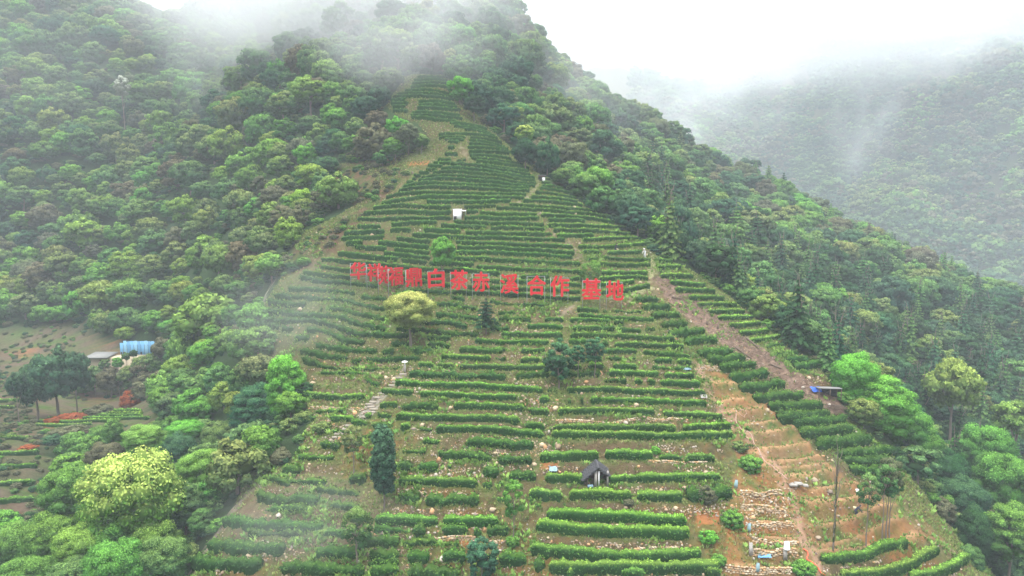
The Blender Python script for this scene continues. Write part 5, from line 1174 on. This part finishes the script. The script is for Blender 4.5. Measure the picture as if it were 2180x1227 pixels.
for k, (px, py, h_, lb) in enumerate([(1566, 1040, .95, 'uppermost'), (1594, 1128, .95, 'lower'), (1612, 1218, .9, 'lowest')]):
    X, Y, Z = spot(px, py); t = thing('netted_sapling', f'{lb} of three posts wrapped in pale blue netting beside the stone-faced terraces', 'netted post', (X, Y, Z - .1), group='netted posts')
    b = MB(); b.tube([(0, 0, 0), (.02, 0, h_ + .15)], .04, 6); link('stake', b.mesh('stake', M_WOOD), t)
    b = MB(); b.tube([(0, 0, .1), (.02, 0, h_ * .5), (.05, 0, h_)], [.16, .19, .13], 9); link('net', b.mesh('net', M_NET), t)
for px, py, lb in ((1598, 1182, 'grey stone slab standing upright at the left of the blue sheet'), (1671, 1187, 'grey standing slab under the white bucket')):
    X, Y, Z = spot(px, py); b = MB(); b.box((0, 0, .6), (.36, .12, 1.15), rx=R(-8), taper=.85); o = link('stone_slab', b.mesh('stone_slab', M_CONC), label=lb, category='stone slab', group='upright slabs'); o.location = (X, Y, Z - .1)
X, Y, Z = spot(1671, 1187); t = thing('bucket', 'white plastic bucket upside down on the standing slab', 'bucket', (X + .12, Y, Z + .95))
b = MB(); b.tube([(0, 0, 0), (0, 0, .08), (0, 0, .62), (0, 0, .68)], [.27, .28, .24, .20], 14); link('body', b.mesh('body', M_WHITE, True), t)
b = MB(); b.tube([(0, 0, .02), (0, 0, .08)], [.295, .295], 14); link('rim', b.mesh('rim', M_WHITE, True), t)
# hoses
def hose(name, pts, rad, m, label, wig=.10):
    P = hit([p[0] for p in pts], [p[1] for p in pts]); P2, _ = resample(P[:, :2], .35); P2 = P2 + rng.normal(0, wig * .3, P2.shape)
    zz = surf(P2[:, 0], P2[:, 1]) + rad + .05
    b = MB(); b.tube(np.column_stack([P2, zz]), rad, 5); return link(name, b.mesh(name, m, True), label=label, category='hose')
hose('hose', [(1567,880),(1566,895),(1580,915),(1597,927),(1612,955),(1625,980),(1650,1005),(1677,1027)], .045, M_ROPE, 'long pale pink hose running down beside the orange path')
hose('hose', [(1710,1172),(1722,1180),(1716,1190),(1730,1200),(1745,1215),(1756,1227)], .06, M_REDH, 'coiled red hose on the path at the bottom edge')
hose('bamboo_pole', [(1791,995),(1828,1022)], .05, M_WOOD, 'thin grey pole lying beside the rough tea bushes')['category'] = 'pole'
hose('cable', [(1567,880),(1578,876),(1590,879),(1584,888),(1572,884)], .025, M_ROPE, 'loops of pale cable at the upper end of the pink hose')['category'] = 'cable'
# stone table, boulders, logs
X, Y, Z = spot(1690, 1032); t = thing('stone_platform', 'low concrete platform of slabs at the fork of the orange path', 'platform', (X, Y, Z - .05), rz=R(-8))
for k, (a, b_, w_, d_) in enumerate([(-.5, .15, .9, .6), (.45, .0, .8, .55), (1.1, -.3, .5, .4), (-.2, -.5, .8, .3)]):
    b = MB(); b.box((a, b_, .12 + .04 * (k % 2)), (w_, d_, .24)); link('slab', b.mesh('slab', M_CONC), t)
for px, py, s, lb in [(1733,1024,.42,'largest pale boulder, right of the concrete platform'),(1612,905,.22,'boulder of the small rock group at the top of the bare terraces'),(1622,908,.17,'small flat rock in the group at the top of the bare terraces'),(1605,900,.16,'small rock left in the group at the top of the bare terraces'),
                      (1618,970,.16,'rock beside the pink hose'),(1742,1140,.3,'orange boulder low on the bare terraces'),(1785,1090,.2,'pale rock left of the airy conifer'),(1220,1190,.2,'rock below the clipped hedges by the bottom edge'),(946,1135,.2,'pale rock on the stone heap, lower centre'),
                      (694,1185,.2,'lone pale rock in the mist at the bottom'),(1760,1062,.22,'pinkish rock on the bare terraces beside the bare pole-like tree')]:
    X, Y, Z = spot(px, py); b = MB(); b.blob((0, 0, 0), (s, s * .8, s * .65), 2, .09); o = link('boulder', b.mesh('boulder', M_STONE), label=lb, category='rock', group='single rocks on the terraces'); o.location = (X, Y, Z + s * .3)
for (a, b_, lb) in [((1566, 738), (1600, 762), 'long fallen log lying down the cleared strip'), ((1430, 634), (1452, 640), 'short fallen log near the top of the cleared strip'), ((1590, 722), (1612, 745), 'fallen log beside the pale green hedges'), ((1640, 775), (1662, 785), 'fallen branch on the lower cleared strip')]:
    A_, B_ = spot(*a, .15), spot(*b_, .15); mb = MB(); mb.tube([A_, [(p + q) / 2 for p, q in zip(A_, B_)], B_], [.16, .14, .10], 7); link('fallen_log', mb.mesh('fallen_log', M_WOOD), label=lb, category='log', group='fallen logs on the cleared strip')
# felled brush on the cleared strip: nobody could count it
r = np.random.default_rng(66); X, Y, Z, px, py = scatter_tea(160000, r, CLEARED)
n = len(X); mb = MB()
for i in range(min(n, 2600)):
    L_ = r.gamma(2.5, .16); a = r.uniform(0, 6.28); e = r.uniform(-.1, .7); d = np.array([math.cos(a) * math.cos(e), math.sin(a) * math.cos(e), math.sin(e)]) * L_
    p = np.array([X[i], Y[i], Z[i] + .02]); mb.tube([p, p + d], [.035, .015], 3, cap=False)
link('felled_branches', mb.mesh('felled_branches', M_WOOD), kind='stuff', label='felled twigs and branches strewn over the cleared strip', category='branches')
for k, (px, py) in enumerate([(1460, 655), (1475, 668), (1505, 690), (1528, 700), (1487, 640), (1560, 705), (1545, 745)]):
    X, Y, Z = spot(px, py); mb = MB(); mb.tube([(0, 0, -.1), (0, 0, .2), (.02, 0, .45)], [.22, .17, .15], 8); o = link('tree_stump', mb.mesh('tree_stump', M_WOOD), label=f'dark tree stump, {ORD[k]} down the cleared strip', category='stump', group='stumps on the cleared strip'); o.location = (X, Y, Z)
mb = MB(); X, Y, Z = spot(1775, 872)
for i in range(150):
    a = r.uniform(0, 6.28); q = r.normal(0, .6, 2); d = np.array([math.cos(a), math.sin(a) * .7, r.uniform(-.15, .4)]) * r.uniform(.4, 1.1); p = np.array([q[0] * 1.4, q[1], .1 + max(0, .55 - .4 * np.hypot(*q))]); mb.tube([p - d / 2, p + d / 2], [.03, .015], 3, cap=False)
o = link('brushwood_heap', mb.mesh('brushwood_heap', M_WOOD), label='heap of dead brushwood in front of the open shelter', category='brushwood'); o.location = (X, Y, Z); o['kind'] = 'stuff'
# dry stone retaining walls: coursed stones
def stone_wall(pts, h, label, seed):
    r = np.random.default_rng(seed); P = hit([p[0] for p in pts], [p[1] for p in pts]); P2, ln = resample(P[:, :2], .26); z = surf(P2[:, 0], P2[:, 1]) - .15
    V0, F0 = ico(1); Vs, Fs, cs, o_ = [], [], [], 0; courses = int(h / .17)
    for c in range(courses):
        for i in range(len(P2)):
            if r.uniform() < .06: continue
            s = np.array([.17, .14, .10]) * r.uniform(.75, 1.25, 3); q = P2[min(i, len(P2) - 1)] + r.normal(0, .03, 2) + (.13 * (c % 2), 0)
            Vs.append(V0 * (1 + r.normal(0, .08, (len(V0), 1))) * s + [q[0], q[1] + c * .035, z[i] + .1 + c * .17]); Fs.append(F0 + o_); o_ += len(V0)
            cs.append(np.repeat([np.array([[.42,.33,.22],[.50,.42,.30],[.46,.29,.15],[.36,.26,.16]])[r.integers(4)] * r.uniform(.7, 1.1)], len(V0), 0))
    me = make_mesh('dry_stone_wall', np.concatenate(Vs), np.concatenate(Fs), M_VC, {'c': (np.concatenate(cs), 'COLOR')})
    link('dry_stone_wall', me, label=label, category='stone wall', kind='stuff')
WL = ['uppermost ochre dry stone wall below the netted post', 'second ochre dry stone wall beside the orange path', 'third ochre dry stone wall beside the orange path', 'fourth ochre dry stone wall, just above the blue sheet slabs',
      'ochre dry stone wall behind the two upright slabs', 'lowest ochre dry stone wall at the bottom edge', 'small grey stone wall at the top of the orange path', 'orange stone bank at the lower centre',
      'dark stone bank left of the stone steps', 'stone bank between the lowest two clipped hedges', 'stone bank between two long hedges above the hut', 'stone bank right above the hut, towards the hose']
for k, (pts, h) in enumerate([([(1575,1056),(1615,1062),(1660,1058)], .7), ([(1580,1085),(1625,1090),(1670,1095)], .7), ([(1600,1117),(1640,1122),(1685,1122)], .6), ([(1604,1150),(1640,1156),(1690,1158)], .65), ([(1602,1183),(1640,1186),(1690,1180)], .7), ([(1545,1215),(1610,1220),(1680,1222)], .8),
                              ([(1500,787),(1525,789)], .8), ([(905,1150),(960,1148),(1010,1152)], .6), ([(660,870),(720,872),(770,874)], .4), ([(1130,1160),(1200,1168),(1300,1172),(1440,1165)], .5), ([(1190,895),(1300,900),(1460,898)], .45), ([(1380,985),(1440,990),(1500,988)], .45)]):
    stone_wall(pts, h, WL[k], 700 + k)
# stone steps of the lower left path
steps = [(858,797),(850,803),(842,811),(835,818),(828,824),(822,831),(812,839),(802,847),(794,854),(786,859),(790,864),(797,868),(793,874),(787,880),(778,886)]
for k, (px, py) in enumerate(steps):
    X, Y, Z = spot(px, py); b = MB(); b.box((0, 0, 0), (.85, .42, .22), rz=float(rng.normal(0, .15))); 
    if k == 0: st = thing('stone_steps', 'flight of grey stone steps climbing to the lamp post', 'steps', (X, Y, Z)); S0 = (X, Y, Z)
    o = link('step', b.mesh('step', M_STEP), st); o.location = (X - S0[0], Y - S0[1], Z - S0[2] + .02)
steps2 = [(745,907),(738,913),(730,920),(722,927),(717,934),(712,941)]
for k, (px, py) in enumerate(steps2):
    X, Y, Z = spot(px, py); b = MB(); b.box((0, 0, 0), (1.0, .35, .2))
    if k == 0: st = thing('stone_steps', 'short flight of pale stone steps left of the thin airy conifer', 'steps', (X, Y, Z)); S0 = (X, Y, Z)
    o = link('step', b.mesh('step', M_STEP), st); o.location = (X - S0[0], Y - S0[1], Z - S0[2] + .02)
# ------------------------------------------------------------------ house in the left valley
Yh = 148.0
def wpos(px, py, Y=Yh): a, c = ray(px, py); return float(a * Y), float(CAMZ + c * Y)
x0, z0 = wpos(182, 786); x1, _ = wpos(305, 786); _, zr = wpos(200, 760)
gz_ = float(height((x0 + x1) / 2, Yh))
t = thing('farm_house', 'low beige farm building with a grey roofed porch, half hidden by trees', 'house', ((x0 + x1) / 2, Yh, z0))
Wd = x1 - x0; hh_ = zr - z0
b = MB(); b.box((0, .8, hh_ / 2 - 1.5), (Wd, 3.0, hh_ + 3)); link('wall', b.mesh('wall', M_BEIGE), t)
b = MB(); b.box((-Wd * .22, .2, hh_ + .35), (Wd * .40, 4.4, .22), rx=R(5)); link('roof', b.mesh('roof', M_ROOFG), t)
for xx in (-Wd * .40, -Wd * .04): b = MB(); b.box((xx, -1.7, hh_ / 2 - .1), (.25, .25, hh_ + .4)); link('post', b.mesh('post', M_WOOD), t)
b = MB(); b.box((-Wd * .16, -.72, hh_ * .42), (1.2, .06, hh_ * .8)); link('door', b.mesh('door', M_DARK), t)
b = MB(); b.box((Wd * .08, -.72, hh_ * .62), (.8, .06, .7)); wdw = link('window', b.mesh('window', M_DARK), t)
b = MB(); b.box((Wd * .08, -.76, hh_ * .62), (1.0, .05, .08)); b.box((Wd * .08, -.76, hh_ * .62), (.07, .06, .8)); link('frame', b.mesh('frame', M_WHITE), wdw)
# the blue sheet-metal shed behind it: separate corrugated panels
xa, zb = wpos(257, 765, Yh + 3); xb, zt_ = wpos(337, 726, Yh + 3)
t = thing('blue_shed', 'shed of pale blue corrugated sheets above the beige building', 'shed', ((xa + xb) / 2, Yh + 3, zb))
BLUES = [M_BLUE, plain('blue_sheet_faded', (0.19, 0.38, 0.52), 0.6, 0.25, 1.5), plain('blue_sheet_dull', (0.10, 0.26, 0.42), 0.6, 0.3, 1.5)]
W2 = xb - xa; H2 = zt_ - zb; npan = 11
for k in range(npan):
    w_ = W2 / npan; b = MB()
    for q in range(4): b.box(((q - 1.5) * w_ / 4 * .9, -.05 * (q % 2), 0), (w_ / 4 * .88, .05, H2 * (.97 if k else .78) * (1 + .04 * math.sin(k * 2.1))))
    o = link('panel', b.mesh('panel', BLUES[k % 3]), t); o.location = (-W2 / 2 + w_ * (k + .5), 0, H2 / 2 + .01 * (k % 2)); o.rotation_euler = (0, 0, .02 * (-1) ** k)
b = MB(); b.box((0, 1.9, H2 * .80), (W2 - .1, 3.4, .1)); link('roof', b.mesh('roof', M_BLUE), t)
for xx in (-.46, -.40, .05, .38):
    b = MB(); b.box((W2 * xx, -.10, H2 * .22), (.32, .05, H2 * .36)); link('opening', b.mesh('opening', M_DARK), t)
b = MB(); b.box((0, 1.6, -1.4), (W2, 3.0, 2.9)); link('base_wall', b.mesh('base_wall', M_BEIGE), t)
for k, (px_, py_, w_, tn_) in enumerate([(200,800,50,'mid'),(235,806,60,'grey'),(275,800,50,'olive'),(310,795,60,'grey'),(180,815,50,'fresh'),(335,770,50,'olive'),(345,740,50,'grey'),(222,775,24,'mid'),(268,758,20,'mid'),(284,752,18,'dark'),(300,775,40,'olive'),(250,772,26,'fresh')]):
    Yb = 142.0; a_, c_ = ray(px_, py_); X_ = float(a_ * Yb); zc = float(CAMZ + c_ * Yb); gz2 = float(height(X_, Yb)); rr_ = w_ * Yb / FPX / 2
    put_tree('shrub', X_, Yb, gz2 - .1, max(zc - gz2 + rr_, 1.5), rr_, CROWNS[k % 8], TRUNKS[k % 4], tn_, f'{TW[tn_]} shrub, {ORD[k]} of the brush in front of the farm building', 'brush in front of the farm building', ch=rr_ * 2, cat='shrub')
# small wooden electricity pole-like posts are left out: the photo shows none clearly
# ------------------------------------------------------------------ people picking tea
def person(px, py, h, pose, cloth, label, hat=None, rz=0.0):
    X, Y, Z = spot(px, py)
    t = thing('person', label, 'person', (X, Y, Z), rz=rz, group='tea pickers')
    me = bpy.data.meshes.new('body'); b = bmesh.new(); k = h / 1.68
    lean = {'stand': .0, 'bend': .55, 'crouch': .75}[pose]; leg = 0.82 if pose != 'crouch' else .50
    hip = Vector((0, 0, leg)); ch = hip + Vector((0, -math.sin(lean) * .42, math.cos(lean) * .42)); nk = ch + Vector((0, -math.sin(lean) * .14, math.cos(lean) * .14)); hd = nk + Vector((0, -.06 - .08 * lean, .15 - .03 * lean)); ht = hd + Vector((0, -.02, .11))
    J = [(hip, .15), ((hip + ch) / 2, .15), (ch, .17), (nk, .065), (hd, .095), (ht, .075)]; E = [(0, 1), (1, 2), (2, 3), (3, 4), (4, 5)]
    for s in (-1, 1):
        n0 = len(J); kn = Vector((s * .11, -.12 - .15 * (pose == 'crouch'), leg * .53)); an = Vector((s * .12, .04, .08)); to = Vector((s * .13, -.12, .04))
        J += [(hip + Vector((s * .09, 0, -.06)), .10), (kn, .07), (an, .045), (to, .045)]; E += [(0, n0), (n0, n0 + 1), (n0 + 1, n0 + 2), (n0 + 2, n0 + 3)]
        n0 = len(J); sh = ch + Vector((s * .18, 0, .04)); el = sh + Vector((s * .06, -.12 - .1 * lean, -.22)); wr = el + Vector((-s * .06, -.20, -.06 - .12 * lean)); hn = wr + Vector((0, -.08, -.02))
        J += [(sh, .07), (el, .05), (wr, .035), (hn, .035)]; E += [(2, n0), (n0, n0 + 1), (n0 + 1, n0 + 2), (n0 + 2, n0 + 3)]
        for f in range(3):
            J.append((hn + Vector((s * (f - 1) * .025, -.06, -.02)), .012)); E.append((n0 + 3, len(J) - 1))
    vs = [b.verts.new(p * k) for p, _ in J]
    for a, c in E: b.edges.new((vs[a], vs[c]))
    b.to_mesh(me); b.free()
    o = link('body', me, t); md = o.modifiers.new('skin', 'SKIN'); me.skin_vertices or o.data.skin_vertices
    sv = me.skin_vertices[0].data if me.skin_vertices else None
    if sv is None:
        bpy.context.view_layer.objects.active = o
    for i, (_, rr) in enumerate(J):
        if sv: sv[i].radius = (rr * k, rr * k); sv[i].use_root = (i == 0)
    o.modifiers.new('sub', 'SUBSURF').levels = 1; o.modifiers['sub'].render_levels = 1
    me.materials.append(cloth)
    b2 = MB(); b2.blob(hd * k + Vector((0, -.02, 0)), (.085 * k, .09 * k, .11 * k), 2, 0); link('head', b2.mesh('head', M_SKIN, True), t)
    b2 = MB()
    if hat: b2.tube([ht * k + Vector((0, 0, -.02)), ht * k + Vector((0, 0, .13))], [.24 * k, .02], 12); link('hat', b2.mesh('hat', hat, True), t)
    else: b2.blob(hd * k + Vector((0, .02, .05)), (.10 * k, .10 * k, .10 * k), 2, 0); link('hair', b2.mesh('hair', M_DARK, True), t)
    b2 = MB(); b2.tube([Vector((.28, .02, .45)) * k, Vector((.28, .02, .75)) * k], [.13, .19], 10); link('basket', b2.mesh('basket', M_STRAW, True), t)
    return t
person(1310, 538, 1.6, 'bend', M_CLOTH1, 'person in dark clothes bending over the tea rows below the dark pines', M_DARK, .4)
person(1373, 549, 1.6, 'bend', M_CLOTH2, 'person in a white top bending at the right end of the tea rows', M_WHITE, -.6)
person(1820, 1092, 1.6, 'crouch', M_CLOTH1, 'person in dark clothes crouching on the bare terraces', None, 1.2)

# ------------------------------------------------------------------ the mountain across the valley
fx = np.arange(60, 1150, 8.0); fy = np.arange(330, 1150, 8.0)
FX, FY = np.meshgrid(fx, fy)
def far_h(X, Y):
    """two ridges with spurs running down towards the valley"""
    s = (Y - 400) / 420
    base = CAMZ - 110 + 330 * np.clip((Y - 380 + .12 * (X - 400)) / 430, -.1, 1.05) ** 1.0
    spur = 70 * np.cos((X - 350 - .15 * Y) / 62) * np.clip((Y - 380) / 160, 0, 1) + 20 * np.cos((X + .4 * Y) / 27 + 1) * np.clip((Y - 400) / 120, 0, 1)
    prof = np.interp(X, [120, 230, 330, 400, 470, 560, 640, 740, 900, 1150], [-120, -40, 0, 12, 0, -12, 60, 120, 160, 160])
    return base + spur * .7 + prof * np.clip((Y - 420) / 300, 0, 1) + 17 * noise2(X * .018, Y * .018, 91, 4) - 60 * np.clip((Y - 860) / 200, 0, 1)
FZm = far_h(FX, FY)
ny_, nx_ = FX.shape; idx = np.arange(nx_ * ny_).reshape(ny_, nx_)
me = make_mesh('far_slope', np.stack([FX, FY, FZm], -1).reshape(-1, 3), np.stack([idx[:-1, :-1], idx[:-1, 1:], idx[1:, 1:], idx[1:, :-1]], -1).reshape(-1, 4), M_GROUND,
               {'c': (np.clip(lerp(C_FOREST * 1.3 + 0 * FX[..., None], c3(.13, .11, .07), .3 + .6 * noise2(FX * .03, FY * .03, 92, 4)), .01, 1).reshape(-1, 3), 'COLOR')}, smooth=True)
link('far_mountain', me, kind='structure')
r = np.random.default_rng(93)
X = r.uniform(70, 1000, 26000); Y = r.uniform(335, 900, 26000); Z = far_h(X, Y); px, py = project(X, Y, Z)
k = (px > 1350) & (px < 2260) & (py < 780)
X, Y, Z = X[k], Y[k], Z[k]
tn = noise2(X * .03, Y * .03, 94, 3)
s = r.gamma(6, .85, len(X)) + 1.5; names = ['mid', 'teal', 'grey', 'olive', 'fresh']; u = r.uniform(0, 1, len(X)) * .6 + .2 + .45 * tn
ti_ = np.select([u < .30, u < .55, u < .68, u < .93], [0, 1, 2, 3], 4)
instancer('far_forest', np.stack([X, Y, Z + s * .5], 1), np.stack([s, s, s * .9], 1), np.stack([0 * X, 0 * X, r.uniform(0, 6, len(X))], 1), r.integers(0, 4, len(X)),
          np.array([TONE[names[i]][0] for i in ti_]), np.array([TONE[names[i]][1] for i in ti_]), [crown_mesh(600 + k, 14, 40, .8, 0, .16) for k in range(4)], 'forest covering the misty mountain across the valley', 'forest')

# ------------------------------------------------------------------ air: even haze, and the drifting mist
def volume_mat(name, dens, colr=(.93, .95, .98), cloud=None):
    m, t, N, l = mat(name)
    v = N('ShaderNodeVolumePrincipled'); v.inputs['Color'].default_value = (*colr, 1); v.inputs['Density'].default_value = dens; v.inputs['Anisotropy'].default_value = 0.0
    o = N('ShaderNodeOutputMaterial'); l(v.outputs[0], o.inputs['Volume'])
    if cloud:
        scale, thr, soft, squash = cloud
        tc = N('ShaderNodeTexCoord'); no = N('ShaderNodeTexNoise'); no.inputs['Scale'].default_value = scale; no.inputs['Detail'].default_value = 3; no.inputs['Roughness'].default_value = .55; no.inputs['Distortion'].default_value = .3
        mp = N('ShaderNodeMapping'); mp.inputs['Scale'].default_value = squash
        l(tc.outputs['Object'], mp.inputs[0]); l(mp.outputs[0], no.inputs['Vector'])
        mr = N('ShaderNodeMapRange', interpolation_type='SMOOTHSTEP'); mr.inputs[1].default_value = thr; mr.inputs[2].default_value = thr + soft; l(no.outputs[0], mr.inputs[0])
        ln_ = N('ShaderNodeVectorMath', operation='LENGTH'); l(tc.outputs['Object'], ln_.inputs[0])
        fo = N('ShaderNodeMapRange', interpolation_type='SMOOTHSTEP'); fo.inputs[1].default_value = .35; fo.inputs[2].default_value = 1.0; fo.inputs[3].default_value = 1.0; fo.inputs[4].default_value = 0.0; l(ln_.outputs['Value'], fo.inputs[0])
        m1 = N('ShaderNodeMath', operation='MULTIPLY'); l(mr.outputs[0], m1.inputs[0]); l(fo.outputs[0], m1.inputs[1])
        m2 = N('ShaderNodeMath', operation='MULTIPLY'); m2.inputs[1].default_value = dens; l(m1.outputs[0], m2.inputs[0]); l(m2.outputs[0], v.inputs['Density'])
    return m
b = MB(); b.box((300, 480, 140), (1900, 1400, 520))
hz = link('haze', b.mesh('haze', volume_mat('haze', .00055, (.86, .93, 1.0))), kind='stuff', label='thin pale haze filling the whole valley', category='haze')
HZ_TOP = 400
def mist(cx, cy, Y, wpx, hpx, depth, dens, label, rot=0.0, cloud=(1.3, .42, .3, (1, 1, 1))):
    dx, dz = ray(cx, cy); m = Y / FPX
    V, F = ico(3); me = make_mesh('mist', V, F, volume_mat('mist', dens, (.95, .96, .98), cloud))
    o = link('mist_cloud', me, kind='stuff', label=label, category='mist')
    o.location = (dx * Y, Y, CAMZ + dz * Y); o.scale = (wpx * m / 2, depth / 2, hpx * m / 2); o.rotation_euler = (0, rot, 0)
    return o
mist(880, 60, 152, 560, 330, 22, .060, 'bright mist drifting over the summit of the terraces', 0, (1.1, .30, .45, (1, 1, 1)))
mist(700, -60, 205, 1100, 480, 80, .045, 'white cloud hiding the mountain top', 0, (1.1, .26, .45, (1, 1, 1)))
mist(480, 80, 225, 420, 520, 50, .022, 'mist rising in the gully left of the summit', R(-22), (1.3, .36, .4, (1, 1, 1)))
mist(150, 100, 232, 800, 480, 50, .0025, 'thin veil of mist on the left mountainside', 0, (1.2, .25, .5, (1, 1, 1)))
mist(1170, 210, 205, 520, 480, 60, .013, 'thin mist on the slope right of the summit', R(20), (1.2, .3, .45, (1, 1, 1)))
mist(620, 660, 92, 460, 330, 16, .015, 'thin mist over the left end of the tea rows', 0, (1.1, .25, .4, (1, 1, 1)))
mist(650, 1110, 61, 600, 280, 12, .017, 'thin mist over the lowest tea rows', 0, (1.1, .25, .4, (1, 1, 1)))
mist(1650, 10, 560, 1500, 420, 300, .010, 'low cloud swallowing the far mountain', 0, (1.2, .3, .3, (1, 1, 1)))
mist(1840, 260, 520, 170, 330, 80, .012, 'wisp of mist in the ravine of the far mountain')
mist(1480, 200, 430, 520, 330, 140, .014, 'mist behind the right-hand ridge')
mist(2100, 40, 600, 600, 330, 160, .007, 'low cloud at the right-hand border')
